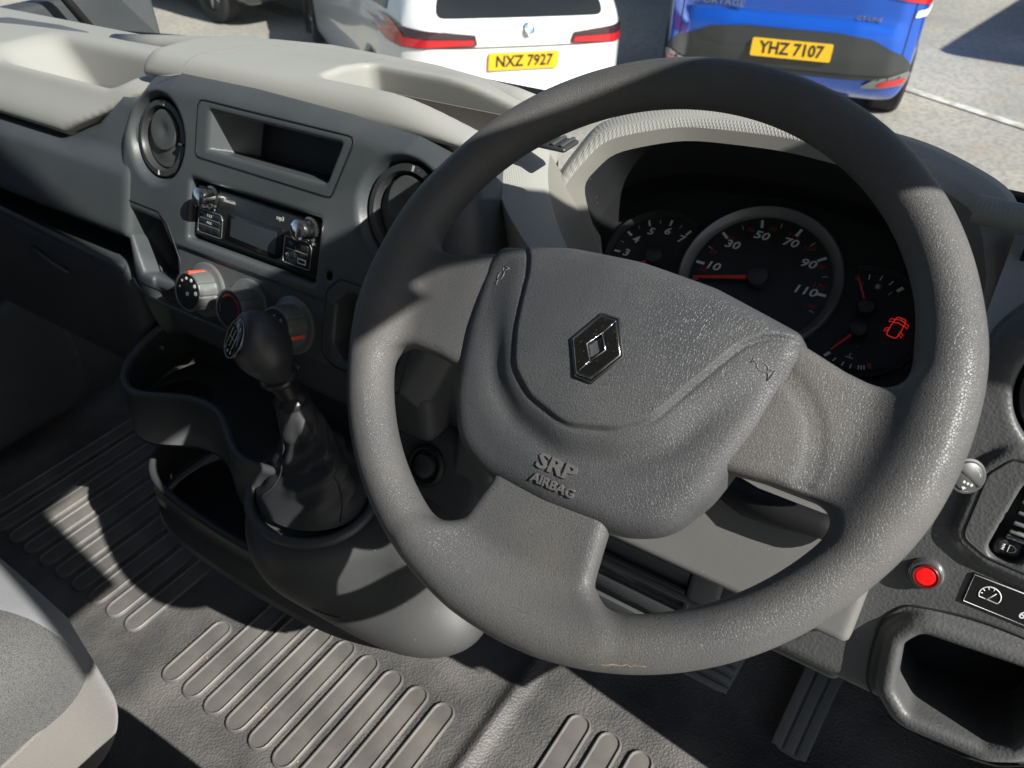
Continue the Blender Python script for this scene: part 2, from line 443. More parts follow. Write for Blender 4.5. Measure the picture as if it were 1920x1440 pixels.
# the shield is symmetric on the real cover: left edge mirrors the right
SHIELD = round_poly([(-0.115, 0.060), (-0.115, 0.041), (-0.100, 0.040), (-0.078, 0.034), (-0.070, 0.018), (-0.060, -0.02), (-0.049, -0.046), (-0.030, -0.060), (0.0, -0.0685), (0.030, -0.060), (0.049, -0.046), (0.066, -0.012), (0.079, 0.014), (0.090, 0.0245), (0.103, 0.028), (0.115, 0.029), (0.115, 0.06)], 0.03, 4)
def pad_top(x, y):
    dome = 0.0285-0.9*x*x-1.3*(y+0.02)**2
    ds = sd_poly(x, y, SHIELD)
    step = 0.0024*sstep(-ds, -0.0004, 0.0026)-0.0007*np.exp(-((ds-0.0010)/0.0011)**2)
    lobes = -0.0035*sstep(ds, 0.006, 0.03)
    hollow = -0.0045*np.exp(-((ds-0.016)/0.009)**2)*sstep(-y, -0.005, 0.05)
    return dome+step+lobes+hollow
def sd_pad(x, y, z):
    d2 = sd_poly(x, y, PAD)+0.10*np.clip(z-0.012, -0.02, 0.02)
    return smax(smax(d2, z-pad_top(x, y), 0.012), -0.014-z, 0.004)
pad = put('airbag_cover', nets(sd_pad, (-0.118, -0.124, -0.02), (0.118, 0.056, 0.040), 0.0012), M_pad, wheel, WF, label='raised grey airbag cover with horn lobes')
# badge: faceted chrome lozenge
def pz(x, y): return float(pad_top(np.array(x), np.array(y)))
bz = pz(0, -0.017)
M_badge = base_mat('dark_chrome_badge', (0.20, 0.21, 0.22), 0.16, 1.0)
_s = add_tex(M_badge, 'VORONOI', 420, vor='F1'); setin(M_badge, 'Roughness', ramp(M_badge, _s, 0.08, 0.2, 0.7, 0.14))
bcz = 0.0025
tilt_b = Matrix.Rotation(-2*1.3*(0.003), 4, 'X')
Bm = WF @ T(0.0005, -0.0172, bz+0.0002) @ Matrix.Diagonal((0.90, 0.94, 1, 1))
hexo = [(0.0, 0.0202), (0.0, 0.0202)]
HX = [(-0.0055, 0.0208), (0.0055, 0.0208), (0.0178, 0.0), (0.0055, -0.0208), (-0.0055, -0.0208), (-0.0178, 0.0)]
HI = [(-0.0002, 0.0098), (0.0002, 0.0098), (0.0072, 0.0), (0.0002, -0.0098), (-0.0002, -0.0098), (-0.0072, 0.0)]
def badge_me():
    bm = bmesh.new()
    ob = [bm.verts.new((x*1.03, y*1.03, -0.004)) for x, y in HX]; ot = [bm.verts.new((x, y, 0.0010)) for x, y in HX]
    # two folded bands: top-left band high on the left, bottom-right band high on the right
    oc = [bm.verts.new((x*0.955, y*0.955, 0.0022)) for x, y in HX]
    it = [bm.verts.new((x, y, 0.0022)) for x, y in HI]; ib = [bm.verts.new((x*0.72, y*0.72, -0.0020)) for x, y in HI]
    for A, B in ((ob, ot), (ot, oc), (oc, it), (it, ib)):
        for i in range(6):
            j = (i+1) % 6; bm.faces.new((A[i], A[j], B[j], B[i]))
    bm.faces.new(ib)
    return mesh_bm(bm, False)
badge = put('badge', badge_me(), M_badge, wheel, Bm, label='scratched dark chrome lozenge badge')
M_badge_in = base_mat('badge_bright_core', (0.62, 0.60, 0.55), 0.3, 0.8)
put('badge_edge', tube_me([(x, y, 0.0014) for x, y in HX], 0.00042, 6, closed=True), M_chrome, badge, Bm)
put('badge_edge', tube_me([(x, y, 0.0022) for x, y in HI], 0.00035, 6, closed=True), M_chrome, badge, Bm)
put('badge_edge', tube_me([(0.0002, 0.0098, 0.0022), (0.0055, 0.0203, 0.0020)], 0.0003, 6), M_chrome, badge, Bm)
put('badge_edge', tube_me([(-0.0002, -0.0098, 0.0022), (-0.0055, -0.0203, 0.0020)], 0.0003, 6), M_chrome, badge, Bm)
put('badge_core', prism_me([(x*0.70, y*0.70) for x, y in [(0, 0.0098), (0.0072, 0), (0, -0.0098), (-0.0072, 0)]], -0.0022, -0.0012), M_badge_in, badge, Bm)
# recess rim round the badge
put('badge_recess', tube_me([(x*1.10, y*1.09, 0.0002) for x, y in HX], 0.0011, 8, closed=True), M_black, wheel, Bm)
# embossed lettering and horn marks
def on_pad(x, y, rz=0.0, lift=0.0):
    e = 0.004
    gx = (pz(x+e, y)-pz(x-e, y))/(2*e); gy = (pz(x, y+e)-pz(x, y-e))/(2*e)
    n = Vector((-gx, -gy, 1)).normalized(); ex = Vector((1, 0, gx)).normalized(); ey = n.cross(ex)
    return WF @ frame((x, y, pz(x, y)+lift), ex, ey, n) @ Matrix.Rotation(rz, 4, 'Z')
M_padtxt = base_mat('airbag_cover_smooth', (0.10, 0.10, 0.099), 0.42)
put('lettering', text_me('SRP', 0.0135, 0.0009, sx=1.28, bold=0.00035), M_padtxt, pad, on_pad(0.002, -0.0935, 0, 0.0004))
put('lettering', text_me('AIRBAG', 0.0078, 0.0009, sx=1.12, bold=0.0002), M_padtxt, pad, on_pad(0.004, -0.1045, 0, 0.0004))
def horn_me():
    bm = bmesh.new(); me = None
    parts = [tube_me([(0.0045*math.cos(a), 0.0030*math.sin(a), 0) for a in np.linspace(0, 2*math.pi, 20, endpoint=False)], 0.0005, 6, closed=True),
             tube_me([(0.0042, 0.001, 0), (0.0062, 0.0016, 0), (0.0085, 0.0055, 0)], 0.0005, 6), tube_me([(0.0042, -0.001, 0), (0.0062, -0.0016, 0), (0.0085, -0.0055, 0)], 0.0005, 6),
             tube_me([(0.0085, 0.0056, 0), (0.0088, 0, 0), (0.0085, -0.0056, 0)], 0.0005, 6), tube_me([(-0.0042, 0, 0), (-0.0085, 0, 0)], 0.0005, 6), tube_me([(-0.0085, 0.0022, 0), (-0.0085, -0.0022, 0)], 0.0005, 6)]
    for p in parts: bm.from_mesh(p)
    return mesh_bm(bm, True)
hm = horn_me()
put('horn_mark', hm, M_padtxt, pad, on_pad(-0.092, 0.012, R(80), 0.0001) @ Matrix.Scale(0.78, 4))
put('horn_mark', hm, M_padtxt, pad, on_pad(0.094, 0.006, R(-15), 0.0001) @ Matrix.Scale(0.8, 4))
# split in the rim skin
sp_pts = [(RM*1.0*math.cos(a)+0.0, RM*math.sin(a), 0) for a in []]
M_crack = base_mat('split_foam_tan', (0.24, 0.18, 0.115), 0.8)
ck = []
for i, a in enumerate(np.linspace(R(-77), R(-61), 26)):
    th = R(48)+0.02*math.sin(i*1.7)
    r_ = RM+(rm+0.0001)*math.cos(th); ck.append((r_*math.cos(a), r_*math.sin(a)+random.uniform(-.0006, .0006), 1.06*(rm+0.0001)*math.sin(th)))
put('rim_split', tube_me(ck, [0.0001+0.0005*math.sin(math.pi*i/25)*random.uniform(0.5, 1) for i in range(26)], 6), M_crack, wheel, WF, label='short tan split in the rim skin')

# ---------------------------------------------------------------- steering column: cowl, stalks
cowl = thing('steering_column_cowl', 'scratched grey column cowl with stalks behind the steering wheel', 'column cowl', (0.02, 0.12, -0.20))
def sd_cowl(x, y, z):
    # local DF frame
    a = sd_box(x, y, z, (0.02, 0.03, -0.02), (0.062, 0.050, 0.085), 0.025)
    return a
put('column_tube', nets(lambda x, y, z: sd_box(x, y, z, (0.0, 0.0, -0.075), (0.058, 0.055, 0.050), 0.02), (-0.07, -0.07, -0.135), (0.07, 0.07, -0.015), 0.004), M_shroud, cowl, WF)
def sd_ledge(u, v, w):
    prof = sd_poly(v, w, [(-0.045, -0.02), (-0.050, 0.014), (-0.118, 0.030), (-0.121, 0.026), (-0.128, -0.03)])
    return smax(prof, np.maximum(-0.030-u, u-0.185), 0.008)-0.001
put('lower_cowl', nets(sd_ledge, (-0.04, -0.14, -0.04), (0.195, -0.03, 0.04), 0.003), plastic('cowl_grey_plastic', (0.115, 0.115, 0.112), 900, 0.12, 0.5, 0.25), cowl, DF)
# wiper stalk seen below the right spoke, and the stalk tip poking out beside the rim
def stalk(path, rads, tipname):
    return tube_me(path, rads, 16)
put('stalk', tube_me([(0.055, 0.055, -0.052), (0.10, 0.050, -0.058), (0.14, 0.048, -0.062), (0.19, 0.052, -0.062), (0.207, 0.055, -0.061)], [0.012, 0.0115, 0.0115, 0.012, 0.012], 18), M_black, cowl, None)
put('stalk', tube_me([(0.045, 0.085, -0.165), (0.088, 0.064, -0.157), (0.115, 0.058, -0.150), (0.142, 0.056, -0.145), (0.165, 0.056, -0.140)], [0.011, 0.0125, 0.0115, 0.0095, 0.009], 18), M_black, cowl, None)
M_tip = base_mat('satin_grey_tip', (0.05, 0.052, 0.052), 0.4, 0.1)
def tip_frame():
    n = Vector((0.45, -0.75, 0.48)).normalized(); ex = Vector((1, 0, 0)); ex = (ex-n*ex.dot(n)).normalized(); ey = n.cross(ex)
    return frame((0.2130, 0.048, -0.052), ex, ey, n) @ Matrix.Scale(0.88, 4)
TF = tip_frame()
tip = put('stalk_tip', lathe_me([(0.0118, -0.016), (0.0128, -0.001), (0.0124, 0.0005), (0.0108, 0.0008), (0.0104, 0.0006), (0.0098, 0.0022), (0.006, 0.0034), (0, 0.0038)], 36), M_tip, cowl, TF)
put('tip_slot', box_me(-0.0105, 0.0105, -0.0007, 0.0007, 0.0015, 0.0042), M_black, tip, TF @ Matrix.Rotation(R(-25), 4, 'Z'))
for i in range(3): put('tip_mark', lathe_me([(0.0012, 0.0), (0.0008, 0.0004), (0, 0.0004)], 10), M_grey, tip, TF @ T(-0.0025+0.0027*i, -0.0042-0.0004*i, 0.0034))
put('tip_mark', prism_me([(-0.0009, 0.001), (0.0009, 0.001), (0.0009, -0.0006), (0.0018, -0.0006), (0, -0.0026), (-0.0018, -0.0006), (-0.0009, -0.0006)], 0, 0.0003), M_grey, tip, TF @ T(-0.001, -0.0072, 0.0026))
put('tip_mark', text_me('ooo', 0.005, 0.0002), M_grey, tip, TF @ T(0.0038, 0.0052, 0.0030, R(-40)))
# ---------------------------------------------------------------- dashboard
dash = thing('dashboard', 'charcoal and warm grey van dashboard with centre console under the windscreen', 'dashboard', (-0.45, 0.15, -0.30))
FASC = [(-0.598, 0.138), (-0.48, 0.139), (-0.35, 0.135), (-0.27, 0.128), (-0.225, 0.113), (-0.200, 0.085), (-0.190, 0.03), (-0.196, -0.06), (-0.222, -0.125), (-0.30, -0.126), (-0.37, -0.124), (-0.476, -0.117), (-0.60, -0.119), (-0.612, -0.165), (-0.640, -0.138), (-0.664, -0.104), (-0.684, -0.045), (-0.697, 0.015), (-0.694, 0.060), (-0.678, 0.096), (-0.645, 0.128)]
def inset(pts, r):
    c = np.mean(np.array(pts), 0); return pts
CUB = [(-0.676, -0.024), (-0.602, -0.026), (-0.577, -0.053), (-0.570, -0.090), (-0.628, -0.092)]
CUBSEAM = round_poly([(-0.690, -0.014), (-0.605, -0.016), (-0.588, -0.027), (-0.563, -0.062), (-0.561, -0.092), (-0.598, -0.107), (-0.655, -0.102)], 0.006, 3)
RCUB = round_poly([(-0.333, -0.044), (-0.318, -0.029), (-0.262, -0.029), (-0.240, -0.050), (-0.250, -0.098), (-0.318, -0.098), (-0.331, -0.085)], 0.008, 3)
VENTS = [(-0.616, 0.062, 0.0405), (-0.268, 0.058, 0.0425)]
KNOBS = [-0.520, -0.453, -0.385]
POCK = round_poly([(-0.547, 0.113), (-0.328, 0.112), (-0.350, 0.053), (-0.547, 0.055)], 0.006, 3)
def sd_fascia(u, v, w):
    d2 = sd_poly(u, v, FASC)
    # face drops back towards its upper and outer rim
    face = 0.0-0.020*sstep(d2, -0.030, 0.004)**1.5
    d = smax(d2, w-face, 0.010)
    d = np.maximum(d, -0.085-w)
    # recessed heater field
    st = sd_rect(u, v, (-0.46, -0.098), (0.150, 0.052), 0.006)
    d = smax(d, -np.maximum(st, -0.0035-w), 0.002)
    # radio mouth
    d = smax(d, -np.maximum(sd_rect(u, v, (-0.457, -0.001), (0.0965, 0.0325), 0.004), -0.017-w), 0.005)
    # storage insert seam and mouth
    ml = u+0.530+0.55*w
    mouth = smax(np.maximum(sd_rect(u, v, (-0.43, 0.0845), (0.13, 0.0195), 0.002), -(ml)), u+0.345-0.35*(v-0.104)*1.0+0.10*w, 0.004)
    d = smax(d, -np.maximum(mouth, -0.075-w), 0.004)
    # left cubby
    cb = np.maximum(sd_poly(u, v, CUB), -(u+0.680+0.55*w+0.45*(v+0.024)))
    d = smax(d, -np.maximum(cb, -0.07-w), 0.006)
    # right cubby
    rs = sd_poly(u, v, RCUB)
    d = smax(d, -np.maximum(rs, -0.05-w), 0.004)
    # vent dishes
    for cx, cy, r in VENTS:
        rr = np.sqrt((u-cx)**2+(v-cy)**2)
        dish = np.maximum(rr-(r+0.002)+0.55*np.minimum(-w-0.012, 0)*1.0, -0.03-w)
        d = smax(d, -dish, 0.004)
    d = smax(d, -np.maximum(np.sqrt((u+0.343)**2+(v+0.020)**2)-0.0048, -0.02-w), 0.0015)
    return d
put('centre_fascia', nets(sd_fascia, (-0.712, -0.175, -0.088), (-0.178, 0.150, 0.006), 0.0021), M_fascia, dash, FF, label='charcoal centre fascia with round vents, shelf and cubbies')
def fface(u, v): return float(-0.020*sstep(sd_poly(np.array(u), np.array(v), FASC), -0.030, 0.004)**1.5)
def densify(pts, n=90):
    P = np.array(list(pts)+[pts[0]], float); t = np.r_[0, np.cumsum(np.linalg.norm(np.diff(P, axis=0), axis=1))]; s_ = np.linspace(0, t[-1], n, endpoint=False)
    return np.stack([np.interp(s_, t, P[:, i]) for i in (0, 1)], -1)
for nm_, pl_ in (('shelf_insert_seam', POCK), ('cubby_seam', CUBSEAM), ('cubby_seam', [(a*1.0+(0.010 if a > -0.285 else -0.010), b+(0.010 if b > -0.06 else -0.010)) for a, b in RCUB])):
    put(nm_, tube_me([(a, b, fface(a, b)) for a, b in densify(pl_)], 0.0009, 6, closed=True), M_black, dash, FF)
put('shelf_shade_block', box_me(-0.500, -0.340, 0.0655, 0.1035, -0.080, -0.046), M_black, dash, FF)  # black block stands in for the shade deep inside the shelf
# round vents
ringp = [(0.0405, -0.020), (0.0412, -0.006), (0.0400, -0.0035), (0.0345, -0.0028), (0.0325, -0.006), (0.0320, -0.020)]
M_vent = plastic('vent_black_plastic', (0.030, 0.032, 0.034), 900, 0.1, 0.4, 0.1)
M_ventd = plastic('vent_flap_plastic', (0.058, 0.063, 0.063), 900, 0.1, 0.5, 0.1)
for cx, cy, r in VENTS:
    s = r/0.0405; V_ = FF @ T(cx, cy, -0.004) @ Matrix.Scale(s, 4)
    ring = put('vent_ring', lathe_me(ringp, 48), M_vent, dash, V_)
    put('vent_well', lathe_me([(0.0330, -0.030), (0.033, -0.028), (0, -0.028)], 32), M_black, dash, V_)
    put('vent_flap', nets(lambda x, y, z: smax(np.sqrt(x*x+y*y)-0.0312, np.abs(z+0.0105-0.0020*np.cos(np.sqrt(x*x+(y+0.004)**2)/0.0085))-0.0030, 0.002), (-0.034, -0.034, -0.018), (0.034, 0.034, -0.003), 0.0014), M_ventd, ring, V_)
    put('vent_flap', nets(lambda x, y, z: smax(np.sqrt(x*x+(y-0.009)**2)-0.0222, np.abs(z+0.0075-0.0022*np.exp(-(x*x+(y-0.009)**2)/0.00006)*-1)-0.0028, 0.002), (-0.024, -0.015, -0.014), (0.024, 0.033, -0.002), 0.0012), M_ventd, ring, V_)
    put('vent_mark', box_me(-0.0011, 0.0011, 0.0348, 0.0396, -0.0036, -0.0028), M_grey, ring, V_ @ Matrix.Rotation(R(-4), 4, 'Z'))
    put('vent_mark', box_me(-0.0010, 0.0010, -0.0396, -0.0345, -0.0036, -0.0028), M_white, ring, V_ @ Matrix.Rotation(R(-2), 4, 'Z'))
    put('vent_tab', box_me(0.0315, 0.0400, -0.0022, 0.0004, -0.0040, -0.0010, 0.0006), M_ventd, ring, V_)
# rotary heater knobs
def knob_body(r=0.0205, n=72):
    prof = [(r*1.30, 0.000), (r*1.30, 0.0022), (r*1.24, 0.0032), (r*1.03, 0.0036), (r*0.98, 0.004), (r*0.94, 0.0222), (r*0.91, 0.0238), (r*0.84, 0.0240), (r*0.82, 0.0228), (0, 0.0228)]
    t = np.linspace(0, 2*math.pi, n, endpoint=False)
    P = []
    for a in t:
        k = (a*9/(2*math.pi)) % 1.0; fl = -0.0009 if (k < 0.10) else 0.0
        P.append([((q[0]+(fl if 4 <= i <= 6 else 0))*math.cos(a), (q[0]+(fl if 4 <= i <= 6 else 0))*math.sin(a), q[1]) for i, q in enumerate(prof)])
    me = grid(np.array(P), close_u=True)
    bm = bmesh.new(); bm.from_mesh(me); bmesh.ops.remove_doubles(bm, verts=bm.verts[:], dist=1e-6)
    return mesh_bm(bm, True, sharp=30)
kb = knob_body()
M_knob = base_mat('knob_satin_grey', (0.15, 0.158, 0.156), 0.36, 0.35, 0.5)
M_kface = base_mat('knob_face_black', (0.012, 0.013, 0.014), 0.35)
for ki, kx in enumerate(KNOBS):
    KF = FF @ T(kx, -0.083, -0.0035) @ Matrix.Diagonal((1.13, 1.13, 1.08, 1))
    o = put('heater_knob', kb, M_knob, dash, KF, label=['fan speed knob with red marker', 'temperature knob with blue and red arc', 'air direction knob with red marker'][ki])
    put('knob_face', lathe_me([(0.0170, 0.0229), (0.0166, 0.0233), (0, 0.0233)], 40), M_kface, o, KF)
    ra = [R(88), R(-75), R(-12)][ki]
    mk = put('knob_marker', box_me(0.0168, 0.0203, -0.0016, 0.0016, 0.0060, 0.0243, 0.0004), M_orange, o, KF @ Matrix.Rotation(ra, 4, 'Z'))
    if ki == 0:
        for i, a in enumerate(np.linspace(R(172), R(0), 6)):
            put('knob_symbol', lathe_me([(0.0011+0.00022*i, 0.0), (0.0009+0.00022*i, 0.0003), (0, 0.0003)], 8), M_white, o, KF @ T(0.0118*math.cos(a), 0.0118*math.sin(a)+0.001, 0.0233))
        put('knob_symbol', text_me('o', 0.0075, 0.0002, bold=0.0002), M_white, o, KF @ T(0, -0.0015, 0.0234))
    elif ki == 1:
        for a0, a1, mt in ((168, 205, M_blue), (60, 140, M_dred), (-35, 55, M_dred)):
            put('knob_symbol', tube_me([(0.0128*math.cos(R(a)), 0.0128*math.sin(R(a)), 0.0234) for a in np.linspace(a0, a1, 12)], 0.0009, 6, flat=0.35), mt, o, KF)
    else:
        for a in np.linspace(R(150), R(-40), 5):
            put('knob_symbol', text_me('u', 0.0055, 0.0002, bold=0.0002), M_grey, o, KF @ T(0.0112*math.cos(a), 0.0112*math.sin(a), 0.0234, a-R(90)))
# fascia grip strip under the heater field
put('fascia_lip', tube_me([(-0.655, -0.106, -0.006), (-0.64, -0.1115, -0.003), (-0.615, -0.119, -0.002), (-0.54, -0.1185, -0.001), (-0.46, -0.1175, -0.001), (-0.37, -0.1245, -0.002)], 0.0022, 8), M_fascia, dash, FF)

# ---------------------------------------------------------------- radio
radio = thing('car_radio', 'black car stereo with two chrome knobs and small display in the centre fascia', 'car stereo', (-0.457, 0.07, -0.09))
RF = FF @ T(-0.457, 0.0, -0.010)
M_radio = base_mat('radio_black_plastic', (0.013, 0.014, 0.015), 0.32)
_s = add_tex(M_radio, 'VORONOI', 160, vor='F1'); setin(M_radio, 'Base Color', mixc(M_radio, ramp(M_radio, _s, 0.03, 0.06, 0.4, 0), (0.013, 0.014, 0.015), (0.2, 0.2, 0.19)))
body = put('radio_body', box_me(-0.092, 0.092, -0.0275, 0.0275, -0.060, 0.004, 0.0025), M_radio, radio, RF)
put('radio_surround', box_me(-0.096, 0.096, -0.032, 0.032, -0.055, -0.004), M_black, radio, RF)
disp = put('display_frame', prism_me(round_poly([(-0.040, 0.006), (0.042, 0.008), (0.042, -0.0255), (-0.043, -0.0215)], 0.002, 3), 0.003, 0.0048, 0.0005), M_blackgl, radio, RF)
M_lcd = base_mat('lcd_dark', (0.028, 0.036, 0.040), 0.2)
put('display', prism_me([(-0.0345, 0.0022), (0.034, 0.0035), (0.034, -0.0195), (-0.0345, -0.0170)], 0.0045, 0.0052), M_lcd, radio, RF)
for sx in (-0.0655, 0.0805):
    k = put('volume_knob', lathe_me([(0.0105, 0.0), (0.0105, 0.003), (0.0088, 0.0045), (0.0086, 0.014), (0.0083, 0.0175), (0.0065, 0.0192), (0.0032, 0.0198), (0, 0.0200)], 40), M_chrome, radio, RF @ T(sx-0.001, 0.0165, 0.004) @ Matrix.Diagonal((1.2, 1.2, 1.05, 1)))
def key(x, y, w, h, t=0.0012):
    return put('radio_button', box_me(x-w/2, x+w/2, y-h/2, y+h/2, 0.003, 0.004+t, 0.0006), M_radio, radio, RF)
for j in range(3):
    for i in range(3): key(-0.080+0.0115*i, -0.0035-0.0072*j, 0.0108, 0.0062)
for j in range(2): key(0.0565+0.0, -0.004-0.009*j, 0.010, 0.0065)
for j in range(2): key(0.073, -0.0035-0.0075*j, 0.010, 0.006)
for x0, x1, y in ((-0.0845, -0.0525, -0.0071), (-0.0845, -0.0525, -0.0143), (0.049, 0.078, -0.0085)):
    put('radio_trim', box_me(x0, x1, y-0.0004, y+0.0004, 0.0045, 0.0056), M_satin, radio, RF)
for pts in (stadium(-0.083, -0.053, -0.0107, 0.0125, 6),):
    pts = round_poly([(-0.087, 0.0012), (-0.0515, 0.0012), (-0.0485, -0.004), (-0.0485, -0.0235), (-0.087, -0.0235)], 0.003, 3)
    put('radio_trim', tube_me([(x, y, 0.0044) for x, y in pts], 0.0004, 6, closed=True), M_satin, radio, RF)
    pts = round_poly([(0.045, 0.003), (0.079, 0.003), (0.083, -0.002), (0.083, -0.0235), (0.045, -0.0235)], 0.003, 3)
    put('radio_trim', tube_me([(x, y, 0.0044) for x, y in pts], 0.0004, 6, closed=True), M_satin, radio, RF)
put('usb_port', box_me(0.0655, 0.0775, -0.0200, -0.0145, 0.003, 0.0049), M_chrome, radio, RF)
put('usb_slot', box_me(0.0668, 0.0762, -0.0188, -0.0158, 0.0040, 0.0052), M_black, radio, RF)
put('aux_socket', lathe_me([(0.0031, 0.0), (0.0031, 0.0012), (0.0021, 0.0014), (0.0018, -0.001), (0, -0.001)], 20), M_chrome, radio, RF @ T(0.0515, -0.0160, 0.004))
for s_, x, y, sz in (('mp3', 0.036, 0.0178, 0.0062), ('bluetooth', -0.040, 0.0180, 0.0046), ('OK', 0.0855, 0.0035, 0.004), ('i', -0.0475, 0.0190, 0.0075), ('4', 0.0875, 0.0125, 0.004), ('1 2 3', -0.0685, -0.0034, 0.0038), ('4 5 6', -0.0685, -0.0107, 0.0038), ('A SD', 0.060, 0.0065, 0.0040), ('^  v', -0.063, 0.0048, 0.0045)):
    put('radio_print', text_me(s_, sz, 0.00015, bold=0.0001), M_grey, radio, RF @ T(x, y, 0.00555 if abs(y) < 0.012 and x < 0 else 0.0042))

# ---------------------------------------------------------------- dash top
def sd_top(x, y, z):
    # hump behind the centre fascia, running on to the driver's side
    zt = 0.066-0.030*sstep(x, -0.33, -0.15)-0.15*np.maximum(y-0.20, 0)
    a = smax(smax(np.maximum(np.abs(x+0.40)-0.275, 0.09-y+0.0*x), y-0.285, 0.02), z-zt, 0.028)
    a = smax(a, 0.036-0.9*np.maximum(y-0.185, 0)-z, 0.006)
    a = smax(a, -(x+0.70+0.7*(0.08-z)), 0.04)
    # follow the fascia's sloping top rim
    a = smax(a, -0.927*(y-0.0706)+0.3746*(z+0.0666)+0.016, 0.016)
    a = smax(a, x+0.215, 0.012)
    # document tray
    nearc = 0.1640+0.10*np.maximum(x+0.36, 0)**1.5*0-0.006*sstep(x, -0.34, -0.26)
    slot = smax(sd_rect(x, y, (-0.285, 0.2000), (0.135, 0.0375), 0.014), -(z-0.012), 0.006)
    a = smax(a, -slot, 0.006)
    return a
put('top_pad', nets(sd_top, (-0.76, 0.05, -0.04), (-0.115, 0.295, 0.085), 0.0034), M_beige, dash, None, label='warm grey top pad with open document tray')
_bm = bmesh.new(); _bm.from_mesh(bpy.data.objects['top_pad'].data); _bv = BVHTree.FromBMesh(_bm)
def drop(x, y):
    h_ = _bv.ray_cast(Vector((x, y, 0.3)), Vector((0, 0, -1))); return h_[0].z if h_[0] else 0.05
for pts_ in ([(-0.612+0.055*t**0.7, 0.118+0.12*t) for t in np.linspace(0, 1, 16)], [(-0.425, 0.238+0.028*t) for t in np.linspace(0, 1, 6)]):
    put('pad_seam', tube_me([(x, y, drop(x, y)+0.0002) for x, y in pts_], 0.0007, 6), M_bezel, dash)
put('tray_back', box_me(-0.418, -0.215, 0.2345, 0.2365, 0.0, 0.034), plastic('tray_brown_grey', (0.17, 0.155, 0.135), 900, 0.1, 0.6, 0.1), dash)
put('rear_lip', tube_me([(-0.90, 0.250, 0.022), (-0.80, 0.258, 0.030), (-0.697, 0.265, 0.038), (-0.60, 0.270, 0.045), (-0.51, 0.272, 0.049), (-0.362, 0.269, 0.048), (-0.26, 0.264, 0.042), (-0.21, 0.262, 0.034)], 0.0125, 14, flat=0.8), M_beige, dash)
# passenger side: open bowl shelf
def sd_left(x, y, z):
    zt = 0.032-0.10*np.maximum(y-0.22, 0)
    a = smax(smax(np.maximum(x+0.60, -1.30-x), y-0.30, 0.02), z-zt, 0.022)
    a = smax(a, -0.927*(y-0.0706)+0.3746*(z+0.0666)-0.004+0.012*sstep(z, -0.02, 0.02), 0.022)
    a = smax(a, -0.036-z+0.006*sstep(x, -0.80, -0.70)*-4, 0.006)
    vv = (y-0.0706)*0.3746+(z+0.0666)*0.927
    a = smax(a, 0.036+0.50*np.maximum(x+0.79, 0)-vv, 0.010)
    bowl = smax(smax(y-0.214-0.2*(z-0.03), 0.130-y-0.25*(z-0.0), 0.03), smax(-(x+0.985-1.15*(0.03-z)), x+0.70, 0.03), 0.035)
    bowl = smax(bowl, -(z+0.050), 0.02)
    a = smax(a, -bowl, 0.014)
    return a
put('shelf_pad', nets(sd_left, (-1.31, 0.02, -0.095), (-0.59, 0.305, 0.05), 0.0042), M_beige, dash, None, label='warm grey passenger side pad with scooped open shelf')
def curve3(pts, n=40):
    P = np.array(pts, float); t = np.linspace(0, len(P)-1, n); k = np.arange(len(P))
    return np.stack([np.interp(t, k, P[:, i]) for i in range(3)], -1)
# dark lower passenger panel, with a shelf slot and glovebox
def sd_glove(u, v, w):
    a = sd_poly(u, v, [(-1.32, 0.036), (-0.80, 0.034), (-0.735, 0.060), (-0.690, 0.098), (-0.655, 0.098), (-0.655, -0.06), (-1.32, -0.06)])
    a = smax(a, w-(0.004-0.010*sstep(v, 0.01, 0.04)), 0.012); a = np.maximum(a, -0.12-w)
    return a
put('upper_panel', nets(sd_glove, (-1.33, -0.07, -0.13), (-0.645, 0.11, 0.012), 0.004), M_fascia, dash, FF)
put('open_shelf', box_me(-1.32, -0.66, -0.10, -0.058, -0.12, -0.075), M_black, dash, FF)
put('shelf_edge', tube_me([(-1.32, -0.078, 0.006), (-0.95, -0.083, 0.005), (-0.70, -0.096, 0.000), (-0.67, -0.099, -0.004)], 0.005, 10, flat=0.6), M_fascia2, dash, FF)
def sd_gbox(u, v, w):
    a = sd_rect(u, v, (-1.00, -0.165), (0.345, 0.075), 0.03)
    a = smax(a, w-(0.002+0.25*(v+0.09)), 0.02); a = np.maximum(a, -0.10-w)
    return a
gb = put('glovebox_lid', nets(sd_gbox, (-1.36, -0.25, -0.11), (-0.64, -0.08, 0.02), 0.005), M_fascia2, dash, FF)
put('glovebox_handle', tube_me([(-0.868, -0.121, -0.004), (-0.84, -0.124, 0.0), (-0.81, -0.129, 0.0), (-0.785, -0.134, -0.004)], 0.0022, 8), M_fascia, gb, FF)

